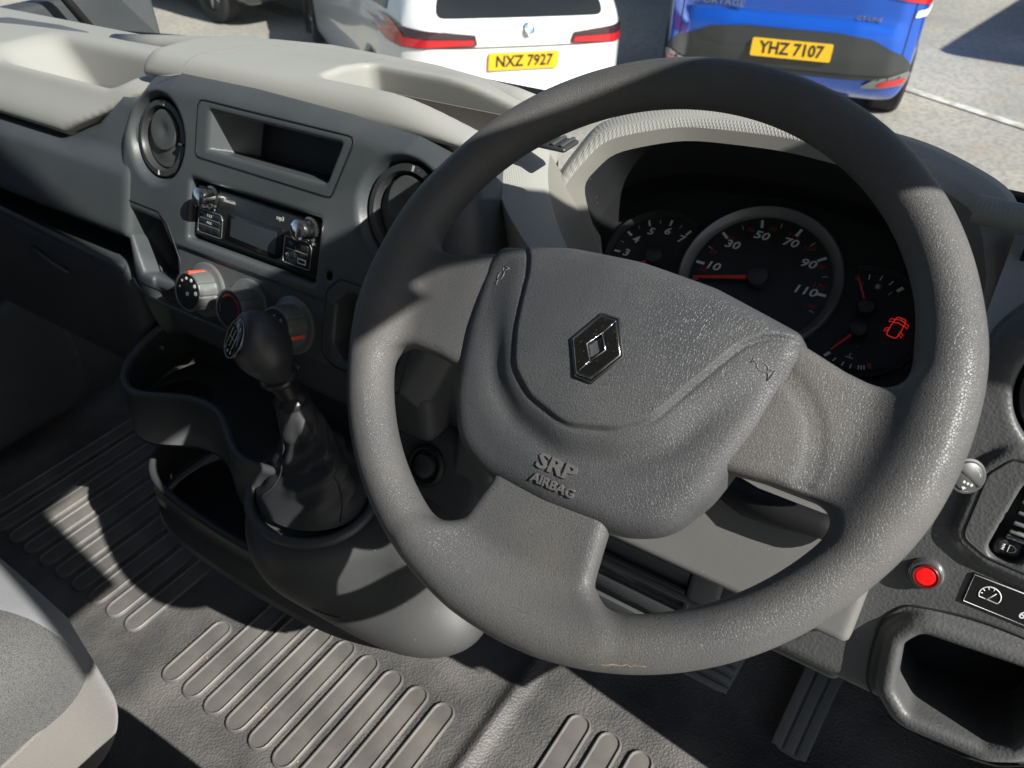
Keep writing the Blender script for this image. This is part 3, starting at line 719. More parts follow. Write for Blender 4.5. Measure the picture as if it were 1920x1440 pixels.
# ---------------------------------------------------------------- lower centre stack and storage trays
put('stack_back', box_me(-0.66, -0.20, 0.075, 0.12, -0.52, -0.16, 0.01), M_fascia2, dash)
put('stack_brow', nets(lambda x, y, z: sd_box(x, y, z, (-0.42, 0.075, -0.200), (0.205, 0.035, 0.030), 0.012), (-0.64, 0.03, -0.24), (-0.20, 0.12, -0.16), 0.005), M_fascia2, dash)
def wall_tray(path, h, th, mat, name, drop=0.0, lean=0.10):
    """thin standing wall with a rounded lip along a plan path (closed against the stack)"""
    P = np.array(path, float)
    m = len(P); Tn = np.gradient(P[:, :2], axis=0); Tn /= np.linalg.norm(Tn, axis=1)[:, None]
    Nn = np.stack([Tn[:, 1], -Tn[:, 0]], -1)
    prof = [(-th*0.5, -h), (-th*0.5, -0.004), (-th*0.8, 0.0), (-th*0.5, 0.0035), (0, 0.0045), (th*0.5, 0.0035), (th*0.8, 0.0), (th*0.5, -0.005), (th*0.5-lean*h, -h)]
    G = []
    for o_, z_ in prof:
        ln = lean*(-z_) if z_ < 0 and o_ < 0 else 0
        G.append(np.column_stack([P[:, 0]+Nn[:, 0]*(o_-ln), P[:, 1]+Nn[:, 1]*(o_-ln), P[:, 2]+z_]))
    return put(name, grid(np.array(G).transpose(1, 0, 2), cap=True), mat, dash)
def smooth_path(pts, n=70):
    P = np.array(pts, float)
    t = np.concatenate([[0], np.cumsum(np.linalg.norm(np.diff(P, axis=0), axis=1))]); s = np.linspace(0, t[-1], n)
    Q = np.stack([np.interp(s, t, P[:, i]) for i in range(P.shape[1])], -1)
    for _ in range(30):
        Q[1:-1] = 0.25*Q[:-2]+0.5*Q[1:-1]+0.25*Q[2:]
    return Q
up = smooth_path([(-0.632, 0.075, -0.222), (-0.648, 0.030, -0.240), (-0.640, -0.015, -0.252), (-0.618, -0.040, -0.255), (-0.578, -0.052, -0.255), (-0.545, -0.028, -0.255), (-0.505, -0.012, -0.255), (-0.470, -0.014, -0.255), (-0.430, -0.036, -0.256), (-0.412, -0.052, -0.256), (-0.380, -0.058, -0.257), (-0.345, -0.045, -0.260), (-0.31, -0.03, -0.262)], 90)
wall_tray(up[::-1], 0.068, 0.0065, M_console, 'tray_wall')
up_floor = [(p[0], p[1]) for p in up]+[(-0.33, 0.10), (-0.63, 0.10)]
put('tray_floor', prism_me(up_floor, -0.312, -0.302), M_console, dash)
put('cup_holder', lathe_me([(0.040, 0.0), (0.0395, 0.0015), (0.0375, 0.001), (0.036, -0.004), (0.036, -0.004)], 40), M_console, dash, T(-0.590, 0.006, -0.301))
put('cup_holder_well', lathe_me([(0.036, 0.0012), (0, 0.0012)], 32), M_black, dash, T(-0.590, 0.006, -0.3015))
lo = smooth_path([(-0.640, 0.075, -0.385), (-0.662, 0.020, -0.398), (-0.656, -0.022, -0.402), (-0.630, -0.046, -0.403), (-0.595, -0.056, -0.403), (-0.542, -0.061, -0.403), (-0.480, -0.063, -0.403), (-0.409, -0.062, -0.403), (-0.342, -0.059, -0.403), (-0.284, -0.050, -0.403), (-0.23, -0.03, -0.403)], 80)
wall_tray(lo[::-1], 0.075, 0.0065, M_console, 'lower_tray_wall')
put('lower_tray_floor', prism_me([(p[0], p[1]) for p in lo]+[(-0.23, 0.10), (-0.63, 0.10)], -0.482, -0.472), M_console, dash)
# gear lever housing hanging from the stack
def sd_house(x, y, z):
    d = sd_ell(x, y, z, (-0.318, -0.022, -0.340), (0.085, 0.085, 0.090))
    d = smin(d, sd_box(x, y, z, (-0.250, 0.030, -0.360), (0.085, 0.070, 0.080), 0.045), 0.05)
    d = smin(d, sd_ell(x, y, z, (-0.235, -0.010, -0.405), (0.105, 0.065, 0.045)), 0.05)
    d = smax(d, z+0.285-0.16*(y+0.01), 0.020)
    d = smax(d, -0.455-z, 0.02)
    return d
put('gear_housing', nets(sd_house, (-0.43, -0.14, -0.48), (-0.10, 0.13, -0.25), 0.004), plastic('housing_grey_plastic', (0.046, 0.048, 0.050), 900, 0.12, 0.5, 0.1), dash, None, label='dark bulging gear lever housing below the fascia')
put('housing_seam', tube_me([(-0.30+0.14*t, -0.094+0.10*t*t, -0.378-0.01*math.sin(3*t)) for t in np.linspace(0, 1, 24)], 0.0006, 6), M_black, dash)
# 12 volt socket on the driver's side of the stack
SKF = frame((-0.205, 0.040, -0.300), Vector((0.75, 0.62, 0)).normalized(), Vector((-0.18, 0.25, 0.95)).normalized(), Vector((0.62, -0.75, 0.32)).normalized())
SKF = tilted((-0.225, 0.030, -0.275), 35)
def sd_side(x, y, z):
    d = smax(np.sqrt((x)**2+(y)**2)-0.072, np.abs(z+0.035)-0.034, 0.02)
    return d
sk = put('socket_panel', nets(sd_side, (-0.08, -0.08, -0.075), (0.08, 0.08, 0.005), 0.0035), M_fascia2, dash, SKF)
put('socket', lathe_me([(0.022, -0.002), (0.022, 0.002), (0.019, 0.0045), (0.0165, 0.003), (0.0155, -0.008), (0.0155, -0.008)], 36), M_black, dash, SKF @ T(0, 0.02, 0))
put('socket_plug', lathe_me([(0.015, -0.008), (0.0125, 0.001), (0.0115, 0.007), (0.009, 0.0085), (0, 0.009)], 32), M_vent, dash, SKF @ T(0, 0.02, 0))
# ---------------------------------------------------------------- instrument cluster
def CFp(u, v, w=0.0): return np.array(CF @ Vector((u, v, w)))
cluster = thing('instrument_cluster', 'black instrument cluster with white speed figures and red needles', 'instrument cluster', tuple(CFp(0, -0.06)))
M_dial = base_mat('dial_black', (0.012, 0.0125, 0.013), 0.5)
plate_o = round_poly([(-0.190, -0.05), (-0.190, 0.10), (0.190, 0.10), (0.190, -0.05), (0.14, -0.085), (-0.14, -0.085)], 0.03, 5)
put('dial_plate', prism_me(plate_o, -0.004, 0.0), M_shroud, cluster, CF)
def ring(cx, cy, r0, r1, h, mat, name, z=0.0):
    return put(name, lathe_me([(r1, z), (r1, z+h*0.8), (r1-0.002, z+h), (r0+0.002, z+h*0.55), (r0, z+0.0012), (r0, z)], 64), mat, cluster, CF @ T(cx, cy, 0))
M_ring = base_mat('dial_ring_grey', (0.27, 0.265, 0.255), 0.38, 0.4)
ring(0, 0, 0.0675, 0.0775, 0.010, M_ring, 'dial_ring')
for cx, cy, a0, a1 in ((-0.107, -0.007, 55, 290), (0.103, -0.012, -115, 115)):
    put('dial_ring', lathe_me([(0.0555, 0.0), (0.0555, 0.005), (0.0535, 0.006), (0.050, 0.0034), (0.0480, 0.0012), (0.0480, 0.0)], 40, R(a0), R(a1)), M_shroud, cluster, CF @ T(cx, cy, 0))
for cx, cy, r in ((0, 0, 0.0676),):
    put('dial_face', lathe_me([(r, 0.0012), (0, 0.0012)], 48), M_dial, cluster, CF @ T(cx, cy, 0))
def tick(cx, cy, ang, r, l, w, mat): 
    put('tick_mark', box_me(r-l/2, r+l/2, -w/2, w/2, 0.0013, 0.0017), mat, cluster, CF @ T(cx, cy, 0, ang))
def num(s, x, y, size, mat, sx=1.3, shear=0.15, bold=0.0002):
    put('dial_figure', text_me(s, size, 0.00015, shear, sx, bold=bold), mat, cluster, CF @ T(x, y, 0.0015))
sp_ang = lambda m: R(107.6-(m-50)*1.771)
for mph in range(0, 131, 10):
    a = sp_ang(mph); big = (mph % 20 == 10)
    if mph == 130: continue
    tick(0, 0, a, 0.0605, 0.0085 if big else 0.0052, 0.0026 if big else 0.0009, M_white if big else M_grey)
    if big and mph > 0:
        rr = 0.0475 if mph < 100 else 0.0450
        num(str(mph), rr*math.cos(a), rr*math.sin(a), 0.0118, M_white)
for kmh in (10, 30, 50, 70, 90, 110, 130, 150, 170, 190):
    a = sp_ang(kmh/1.609); num(str(kmh), 0.0555*math.cos(a), 0.0555*math.sin(a), 0.0062, M_dred, bold=0)
def needle(cx, cy, ang, l, w0, name='needle'):
    put(name, prism_me([(0.0, w0), (l, w0*0.45), (l, -w0*0.45), (0.0, -w0)], 0.006, 0.0075), M_red, cluster, CF @ T(cx, cy, 0, ang))
def hubcap(cx, cy, r):
    put('needle_hub', lathe_me([(r, 0.0015), (r, 0.008), (r*0.9, 0.0105), (r*0.6, 0.0115), (0, 0.012)], 32), M_vent, cluster, CF @ T(cx, cy, 0))
needle(0, 0, sp_ang(0), 0.062, 0.0022); hubcap(0, 0, 0.0105)
for i in range(0, 15):
    big = i % 2 == 0
    cx, cy = -0.107, -0.007
    a = R(90+(6-i/2)*31.3)
    tick(cx, cy, a, 0.0425, 0.0065 if big else 0.004, 0.0022 if big else 0.0008, M_white if big else M_grey)
    if big and 0 <= i//2 <= 7: num(str(i//2), cx+0.0325*math.cos(a), cy+0.0325*math.sin(a), 0.0112, M_white, sx=1.25)
hubcap(-0.107, -0.007, 0.009)
needle(-0.107, -0.007, R(232), 0.036, 0.0016)
# fuel and temperature
fx, fy = 0.102, 0.0
for (x, y, l, w, mt, a) in ((0.094, 0.0305, 0.005, 0.0011, M_white, 100), (0.104, 0.0325, 0.005, 0.0011, M_white, 82), (0.1135, 0.0300, 0.005, 0.0011, M_white, 65), (0.1225, 0.0260, 0.006, 0.0030, M_white, 50), (0.116, 0.0200, 0.004, 0.0010, M_grey, 62),
                            (0.0855, -0.0525, 0.006, 0.0028, M_white, 233), (0.093, -0.0555, 0.004, 0.0011, M_white, 248), (0.101, -0.0572, 0.004, 0.0011, M_white, 262), (0.108, -0.0575, 0.004, 0.0011, M_white, 272), (0.1145, -0.0562, 0.004, 0.0011, M_white, 283), (0.1168, -0.0556, 0.004, 0.0011, M_white, 285), (0.119, -0.0548, 0.004, 0.0011, M_white, 288), (0.1225, -0.0520, 0.005, 0.0032, M_dred, 294), (0.0845, 0.0270, 0.005, 0.0038, M_dred, 118)):
    put('tick_mark', box_me(-l/2, l/2, -w/2, w/2, 0.0013, 0.0017), mt, cluster, CF @ T(x, y, 0, R(a)))
needle(fx, fy-0.001, math.atan2(0.027, -0.0165), 0.031, 0.0013); hubcap(fx, fy-0.001, 0.0078)
needle(0.103, -0.0235, math.atan2(-0.0285, -0.017), 0.030, 0.0013); hubcap(0.103, -0.0235, 0.0078)
num('0', 0.0905, 0.0220, 0.0065, M_dred, sx=1.0, shear=0, bold=0)
put('fuel_symbol', prism_me([(-0.002, -0.0022), (0.0015, -0.0022), (0.0015, 0.0022), (-0.002, 0.0022)], 0.0013, 0.0017), M_grey, cluster, CF @ T(0.104, 0.0235))
put('fuel_symbol', tube_me([(0.0015, -0.001, 0.0015), (0.0028, -0.001, 0.0015), (0.0028, 0.0012, 0.0015), (0.0018, 0.0022, 0.0015)], 0.0003, 5), M_grey, cluster, CF @ T(0.104, 0.0235))
put('temperature_symbol', prism_me([(-0.0006, -0.001), (0.0006, -0.001), (0.0006, 0.0032), (-0.0006, 0.0032)], 0.0013, 0.0017), M_grey, cluster, CF @ T(0.104, -0.0485))
put('temperature_symbol', prism_me([(-0.0034, -0.0018), (0.0034, -0.0018), (0.0034, -0.0008), (-0.0034, -0.0008)], 0.0013, 0.0017), M_grey, cluster, CF @ T(0.104, -0.0485))
# lit red warning lamp: plan view of a car with open doors
M_warn = base_mat('warning_lamp_red', (0.6, 0.02, 0.02), 0.5)
M_warn.node_tree.nodes['Principled BSDF'].inputs['Emission Color'].default_value = (1, 0.04, 0.03, 1)
M_warn.node_tree.nodes['Principled BSDF'].inputs['Emission Strength'].default_value = 0.22
lampF = CF @ T(0.1315, -0.0105, 0.0016, R(-8)) @ Matrix.Scale(1.12, 4)
for pth in (round_poly([(-0.004, -0.0085), (0.004, -0.0085), (0.0044, 0.0), (0.0036, 0.009), (-0.0036, 0.009), (-0.0044, 0.0)], 0.002, 3),):
    put('warning_lamp', tube_me([(x, y, 0) for x, y in pth], 0.00038, 5, closed=True), M_warn, cluster, lampF)
for ln in ([(-0.0038, 0.0035), (0.0, 0.0045), (0.0038, 0.0035)], [(-0.0034, 0.0065), (0.0, 0.0075), (0.0034, 0.0065)], [(-0.0044, 0.004), (-0.0072, 0.0025), (-0.0072, 0.0055), (-0.0042, 0.0062)], [(0.0044, 0.004), (0.0072, 0.0025), (0.0072, 0.0055), (0.0042, 0.0062)], [(-0.0044, -0.004), (-0.007, -0.0065), (-0.007, -0.0035), (-0.0044, -0.002)], [(0.0044, -0.004), (0.007, -0.0065), (0.007, -0.0035), (0.0044, -0.002)]):
    put('warning_lamp', tube_me([(x, y, 0) for x, y in ln], 0.00034, 5), M_warn, cluster, lampF)

# ---------------------------------------------------------------- binnacle: black shroud, grey hooded surround
def ringpts(table, n=96):
    """table: list of (angle deg, u, v, w) control points round the opening, periodic smooth"""
    tb = np.array(table, float); A = np.concatenate([tb[-2:, 0]-360, tb[:, 0], tb[:2, 0]+360]); 
    Vv = np.vstack([tb[-2:, 1:], tb[:, 1:], tb[:2, 1:]])
    t = np.linspace(tb[0, 0], tb[0, 0]+360, n, endpoint=False)
    out = np.stack([np.interp(t, A, Vv[:, i]) for i in range(3)], -1)
    for _ in range(5): out = 0.25*np.roll(out, 1, 0)+0.5*out+0.25*np.roll(out, -1, 0)
    return np.array([CFp(*p) for p in out])
#            ang    u      v       w
inner0 = ringpts([(0, 0.166, 0.0, 0.0), (35, 0.158, 0.050, 0.0), (60, 0.11, 0.078, 0.0), (90, 0.0, 0.092, 0.0), (120, -0.11, 0.078, 0.0), (145, -0.158, 0.050, 0.0), (180, -0.168, 0.0, 0.0), (205, -0.160, -0.040, 0.0), (235, -0.115, -0.068, 0.0), (270, 0, -0.076, 0.0), (305, 0.115, -0.070, 0.0), (335, 0.160, -0.040, 0.0)])
inner1 = ringpts([(0, 0.182, 0.010, 0.060), (35, 0.152, 0.050, 0.098), (60, 0.09, 0.074, 0.100), (90, 0.0, 0.081, 0.100), (120, -0.09, 0.074, 0.100), (145, -0.152, 0.046, 0.100), (180, -0.174, 0.010, 0.090), (205, -0.150, -0.026, 0.055), (235, -0.128, -0.055, 0.030), (270, 0, -0.082, 0.022), (305, 0.128, -0.083, 0.014), (335, 0.182, -0.045, 0.020)])
lipin = ringpts([(0, 0.188, 0.014, 0.070), (35, 0.163, 0.058, 0.104), (60, 0.096, 0.083, 0.107), (90, 0.0, 0.090, 0.107), (120, -0.096, 0.083, 0.107), (145, -0.163, 0.054, 0.107), (180, -0.184, 0.008, 0.100), (205, -0.192, -0.028, 0.086), (235, -0.160, -0.080, 0.060), (270, 0, -0.100, 0.040), (305, 0.13, -0.092, 0.036), (335, 0.188, -0.048, 0.030)])
lipout = ringpts([(0, 0.198, 0.018, 0.074), (35, 0.178, 0.070, 0.102), (60, 0.104, 0.097, 0.106), (90, 0.0, 0.106, 0.106), (120, -0.104, 0.097, 0.106), (145, -0.178, 0.066, 0.104), (180, -0.197, 0.008, 0.098), (205, -0.205, -0.032, 0.084), (235, -0.175, -0.092, 0.056), (270, 0, -0.110, 0.036), (305, 0.136, -0.100, 0.030), (335, 0.196, -0.052, 0.034)])
shroud_in = np.stack([inner0, inner0*0.5+inner1*0.5, inner1], 1)
put('shroud', grid(shroud_in, close_u=True), M_shroud, cluster)
bez = thing('instrument_binnacle', 'warm grey hatched instrument hood arching over the gauges', 'instrument hood', (0, 0.30, -0.06))
put('hood_bezel', grid(np.stack([inner1, 0.5*(inner1+lipin), lipin], 1), close_u=True), M_bezel, bez)
# outer skin sweeps away from the lip towards the windscreen, hatched
fwd = np.array([0, 1.0, -0.10])
rads = lipout-np.mean(lipout, 0)
o1 = lipout+rads*0.02+np.array([0, 0.010, 0.003]); o2 = lipout+rads*0.035+np.array([0, 0.035, -0.004])
o3 = lipout+rads*0.02+np.array([0, 0.07, -0.030]); o4 = lipout+rads*0.0+np.array([0, 0.09, -0.08])
nA = len(lipout); sel = np.arange(0, int(nA*0.56)+1)      # top and both flanks only (angles 0..200)
put('hood_skin', grid(np.stack([lipin, 0.5*(lipin+lipout)+np.array([0, -0.0025, 0.0035]), lipout, o1, o2, o3, o4], 1)[np.r_[nA-16:nA, sel]]), M_knurl, bez)
sel2 = np.arange(int(nA*0.56), nA-15)
put('lower_lip', grid(np.stack([lipin, 0.5*(lipin+lipout)+np.array([0, -0.002, 0.002]), lipout, lipout+np.array([0, 0.01, -0.02])], 1)[sel2]), M_knurl, bez)
# hatched flank between the hood and the centre fascia, and inner smooth flank
Afl = smooth_path([(-0.205, 0.245, 0.002), (-0.190, 0.212, -0.006), (-0.168, 0.185, -0.020), (-0.140, 0.160, -0.031), (-0.112, 0.135, -0.045), (-0.07, 0.11, -0.062)], 30)
Bfl = smooth_path([(-0.262, 0.250, 0.022), (-0.240, 0.200, 0.008), (-0.212, 0.160, -0.006), (-0.180, 0.135, -0.016), (-0.150, 0.118, -0.024), (-0.10, 0.09, -0.045)], 30)
mid_ = 0.5*(Afl+Bfl)+np.array([0, -0.002, 0.006])
Cfl = Bfl+np.array([-0.004, 0.012, -0.09])
put('hood_flank', grid(np.stack([Afl, 0.8*Afl+0.2*mid_+np.array([0, 0, 0.002]), mid_, Bfl*0.93+mid_*0.07, Bfl, Cfl], 1)), M_knurl, bez)
Dfl = np.array([CFp(-0.150, -0.020, 0.052), CFp(-0.144, -0.034, 0.046), CFp(-0.136, -0.048, 0.036), CFp(-0.125, -0.058, 0.030), CFp(-0.11, -0.066, 0.026), CFp(-0.08, -0.074, 0.024)])
Dfl = smooth_path(Dfl, 30)
put('hood_inner_flank', grid(np.stack([Afl, Afl*0.5+Dfl*0.5+np.array([0, 0.002, -0.004]), Dfl], 1)), M_bezel, bez)

# ---------------------------------------------------------------- driver's side of the dashboard
M_hat2 = M_knurl
put('driver_top_pad', grid(np.array([[(x, y, -0.015+0.22*(y-0.165)) for y in np.linspace(0.150, 0.33, 12)] for x in np.linspace(0.192, 0.62, 14)])), M_knurl, dash)
put('driver_rear_lip', tube_me([(0.16, 0.262, 0.024), (0.30, 0.258, 0.022), (0.62, 0.250, 0.012)], 0.011, 12), M_knurl, dash)
put('vent_gap', box_me(0.20, 0.62, 0.240, 0.248, -0.01, 0.010), M_black, dash)
def sd_drv(u, v, w):
    rv = np.sqrt((u-0.268)**2+(v-0.096)**2)
    d = smin(sd_rect(u, v, (0.17, -0.030), (0.37, 0.140), 0.02), rv-0.072, 0.03)
    face = -0.0+0.0*u-0.012*sstep(v, 0.07, 0.11)*sstep(rv, 0.05, 0.09)
    d = smax(d, w-face, 0.012); d = np.maximum(d, -0.09-w)
    # opening for the column
    d = smax(d, -np.maximum(np.minimum(sd_rect(u, v, (0.0, 0.06), (0.196, 0.105), 0.02), sd_rect(u, v, (0.0, 0.0), (0.150, 0.16), 0.03)), -0.2-w), 0.01)
    # round vent dish
    rr = np.sqrt((u-0.268)**2+(v-0.096)**2)
    d = smax(d, -np.maximum(rr-0.046, -0.03-w), 0.005)
    # proud switch panel
    sp = sd_poly(u, v, SWP)
    d = smin(d, smax(sp-0.008, w-0.006, 0.006), 0.005)
    sl = sd_rect(u-0.10*(v-0.005), v, (0.2575, 0.006), (0.0115, 0.032), 0.0105)
    d = smax(d, -np.maximum(sl, -0.02-w), 0.003)
    # coin pocket with a thick rounded rim
    pk = sd_poly(u, v, PKT)
    d = smin(d, smax(pk-0.0155, w-0.012, 0.014), 0.004)
    d = smax(d, -np.maximum(pk, -0.07-w), 0.008)
    return d
SWP = round_poly([(0.228, -0.018), (0.228, 0.030), (0.238, 0.046), (0.32, 0.046), (0.32, -0.030), (0.246, -0.026)], 0.008, 3)
PKT = round_poly([(0.226, -0.150), (0.220, -0.112), (0.228, -0.098), (0.305, -0.090), (0.318, -0.105), (0.304, -0.150), (0.290, -0.159), (0.240, -0.163)], 0.010, 3)
KNEE = round_poly([(0.02, -0.12), (0.168, -0.121), (0.187, -0.138), (0.181, -0.173), (0.02, -0.190)], 0.008, 3)
put('driver_panel', nets(sd_drv, (-0.215, -0.205, -0.095), (0.36, 0.178, 0.022), 0.0024), M_panel, dash, DF, label='grained charcoal panel with coin pocket beside the wheel')
for nm_, pl_, w_, o_ in (('switch_panel_seam', SWP, 0.0060, 0.0), ('pocket_seam', PKT, 0.0006, 0.0205)):
    c_ = np.mean(np.array(pl_), 0); D_ = densify(pl_)
    D_ = c_+(D_-c_)*(1+o_/np.linalg.norm(D_-c_, axis=1)[:, None])
    put(nm_, tube_me([(a, b, w_) for a, b in D_], 0.0008, 6, closed=True), M_black, dash, DF)
put('pocket_back', box_me(0.21, 0.325, -0.17, -0.085, -0.080, -0.068), M_black, dash, DF)
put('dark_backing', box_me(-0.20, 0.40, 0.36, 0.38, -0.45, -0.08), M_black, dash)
s = 0.0425/0.0405; V_ = DF @ T(0.268, 0.096, -0.006) @ Matrix.Scale(s, 4)
ring_ = put('vent_ring', lathe_me(ringp, 48), M_vent, dash, V_)
put('vent_flap', lathe_me([(0.0315, -0.014), (0.031, -0.010), (0, -0.008)], 40), M_ventd, ring_, V_)
# headlamp height thumb wheel
TW = DF @ T(0.2580, 0.008, -0.004)
tw = put('thumb_wheel', tube_me([(0, 0.016*math.cos(a), 0.016*math.sin(a)-0.013) for a in np.linspace(-1.5, 1.5, 24)], 0.0065, 10), M_black, dash, TW)
for a in np.linspace(-0.85, 0.85, 6):
    put('thumb_wheel_tooth', box_me(-0.0062, 0.0062, -0.0011, 0.0011, 0.0, 0.0030, 0.0008), M_satin, tw, TW @ T(0, 0, -0.0115) @ Matrix.Rotation(-a, 4, 'X') @ T(0, 0, 0.0210))
pm = put('lamp_symbol_plate', box_me(-0.0085, 0.0085, -0.006, 0.006, 0, 0.004, 0.003), M_vent, dash, DF @ T(0.2555, -0.0165, -0.004))
put('lamp_symbol', tube_me([(x, y, 0) for x, y in [(-0.0008, -0.0026), (0.0012, -0.0026), (0.0034, -0.001), (0.0036, 0.001), (0.0014, 0.0026), (-0.0008, 0.0026)]], 0.0003, 5, closed=True), M_white, pm, DF @ T(0.2565, -0.0165, 0.0004))
for i in range(4): put('lamp_symbol', tube_me([(-0.0022, -0.0018+0.0012*i, 0), (-0.0045, -0.0024+0.0012*i, 0)], 0.00025, 4), M_white, pm, DF @ T(0.2555, -0.0165, 0.0004))
# sticker
M_stick = base_mat('sticker_black', (0.012, 0.012, 0.013), 0.3)
st = thing('speed_limit_sticker', 'black speed limiter sticker with white gauge icon beside the red button', 'sticker', tuple(DF @ Vector((0.27, -0.055, 0))))
SF = DF @ T(0.2430, -0.0420, 0.0008)
put('sticker_plate', box_me(0, 0.075, -0.0235, 0, -0.0012, 0.0006), M_stick, st, SF)
put('sticker_border', tube_me([(0.0008, -0.0008, 0.0007), (0.0742, -0.0008, 0.0007), (0.0742, -0.0227, 0.0007), (0.0008, -0.0227, 0.0007)], 0.00035, 4, closed=True), M_white, st, SF)
put('gauge_icon', tube_me([(0.014+0.0066*math.cos(a), -0.0118+0.0066*math.sin(a), 0.0007) for a in np.linspace(R(-30), R(210), 24)], 0.0004, 5, closed=True), M_white, st, SF)
put('gauge_icon', tube_me([(0.0132, -0.0145, 0.0007), (0.0172, -0.0085, 0.0007)], [0.0007, 0.0002], 5), M_white, st, SF)
for a in (150, 115, 80, 180): put('gauge_icon', tube_me([(0.014+r_*math.cos(R(a)), -0.0118+r_*math.sin(R(a)), 0.0007) for r_ in (0.0045, 0.0062)], 0.0003, 4), M_white, st, SF)
put('sticker_text', text_me('100 km/h', 0.0078, 0.0002, align='LEFT', bold=0.0001), M_white, st, SF @ T(0.0335, -0.0085, 0.0006))
put('sticker_text', text_me('62 mph', 0.0078, 0.0002, align='LEFT', bold=0.0001), M_white, st, SF @ T(0.0335, -0.0162, 0.0006))
# red push button
rb = thing('warning_button', 'round red push button in a chrome collar on the driver panel', 'button', tuple(DF @ Vector((0.2165, -0.056, 0))))
BF = DF @ T(0.2165, -0.0560, 0.0)
put('button_collar', lathe_me([(0.0118, -0.002), (0.0118, 0.0015), (0.0112, 0.0028), (0.0108, 0.003), (0.0108, 0.0055), (0.0100, 0.0068), (0.0092, 0.0068), (0.0090, 0.0050)], 48), base_mat('collar_grey_chrome', (0.42, 0.42, 0.42), 0.25, 0.9), rb, BF)
M_btn = base_mat('red_translucent_plastic', (0.62, 0.008, 0.008), 0.25)
M_btn.node_tree.nodes['Principled BSDF'].inputs['Emission Color'].default_value = (1, 0.01, 0.01, 1); M_btn.node_tree.nodes['Principled BSDF'].inputs['Emission Strength'].default_value = 0.25
M_btn2 = base_mat('dark_red_plastic', (0.12, 0.006, 0.006), 0.3)
put('button_cap', lathe_me([(0.0090, 0.004), (0.0090, 0.0072), (0.0082, 0.0082), (0.0070, 0.0078), (0.0066, 0.0072)], 40), M_btn2, rb, BF)
put('button_lens', lathe_me([(0.0068, 0.0070), (0.0060, 0.0082), (0.003, 0.0087), (0, 0.0088)], 36), M_btn, rb, BF)
# slatted lower duct left of the cowl
for i in range(5):
    put('duct_slat', box_me(-0.11, 0.055, -0.010, 0.012, -0.0022, 0.0022, 0.001), M_fascia2, dash, DF @ T(0, -0.130-0.020*i, -0.012) @ Matrix.Rotation(R(25), 4, 'X'))
put('duct_side', box_me(0.056, 0.086, -0.225, -0.118, -0.05, -0.004, 0.006), plastic('grey_duct_plastic', (0.12, 0.12, 0.115), 900, 0.1, 0.55, 0.1), dash, DF)
put('lower_knee_panel', nets(lambda u, v, w: sd_box(u, v, w, (0.135, -0.155, -0.028), (0.055, 0.022, 0.022), 0.008), (0.07, -0.185, -0.055), (0.195, -0.125, 0.0), 0.004), M_panel, dash, DF)

# ---------------------------------------------------------------- gear lever
gear = thing('gear_lever', 'black gear lever with pear-shaped knob and crumpled leather gaiter', 'gear lever', (-0.332, -0.02, -0.31))
M_gk = base_mat('gear_knob_soft_black', (0.034, 0.035, 0.037), 0.42); bump(M_gk, add_tex(M_gk, 'NOISE', 900, 2), 0.08, 0.0003)
kc = Vector((-0.334, -0.036, -0.103)); kb_ = Vector((-0.3335, -0.020, -0.172)); ax = (kc-kb_).normalized()
ex_ = Vector((1, 0, 0)); ex_ = (ex_-ax*ex_.dot(ax)).normalized(); ey_ = ax.cross(ex_)
GF = frame(kb_, ex_, ey_, ax)
L_ = (kc-kb_).length
def sd_knob(x, y, z):
    t = (z-L_)
    d = sd_ell(x, y, z, (0, 0, L_+0.002), (0.0235, 0.0245, 0.032))
    d = smin(d, sd_cap(x, y, z, (0, 0, 0.030), (0, 0, L_-0.01), 0.0130, 0.0175), 0.022)
    # flat for the shift pattern, facing up and back
    n = np.array([-0.27, -0.62, 0.72]); n = n/np.linalg.norm(n)
    d = smax(d, (x*n[0]+y*n[1]+(z-L_)*n[2])-0.0243, 0.004)
    return d
knob = put('gear_knob', nets(sd_knob, (-0.032, -0.034, 0.008), (0.032, 0.034, L_+0.044), 0.0016), M_gk, gear, GF)
nk = Vector((-0.27, -0.62, 0.72)).normalized(); exk = Vector((0, 0, 1)).cross(nk).normalized(); eyk = nk.cross(exk)
KN = GF @ frame(nk*0.0244+Vector((0, 0, L_)), exk, eyk, nk)
cap = put('shift_pattern_cap', lathe_me([(0.0190, -0.002), (0.0188, 0.0004), (0.0180, 0.0010), (0.010, 0.0018), (0, 0.0021)], 40), M_blackgl, knob, KN @ Matrix.Diagonal((0.76, 0.95, 1, 1)))
put('cap_ring', tube_me([(0.0146*math.cos(a), 0.0181*math.sin(a), 0.0006) for a in np.linspace(0, 2*math.pi, 40, endpoint=False)], 0.0005, 6, closed=True), M_satin, knob, KN)
for xx in (-0.006, 0, 0.006): put('shift_line', tube_me([(xx, -0.008, 0.0020), (xx, 0.008, 0.0020)], 0.0004, 4), M_grey, knob, KN)
put('shift_line', tube_me([(-0.006, 0, 0.0021), (0.006, 0, 0.0021)], 0.0004, 4), M_grey, knob, KN)
for s_, x, y in (('1', -0.006, 0.0115), ('3', 0, 0.0125), ('5', 0.006, 0.0115), ('2', -0.006, -0.0115), ('4', 0, -0.0125), ('6', 0.006, -0.0115)):
    put('shift_figure', text_me(s_, 0.005, 0.0001), M_white, knob, KN @ T(x, y, 0.0018))
put('gear_collar', lathe_me([(0.0150, 0.032), (0.0175, 0.030), (0.0182, 0.027), (0.0170, 0.024), (0.0125, 0.021), (0.0118, 0.004), (0.0150, 0.001), (0.0175, -0.002), (0.0178, -0.006), (0.0165, -0.010), (0.012, -0.012)], 36), base_mat('collar_black', (0.02, 0.02, 0.021), 0.28), gear, GF)
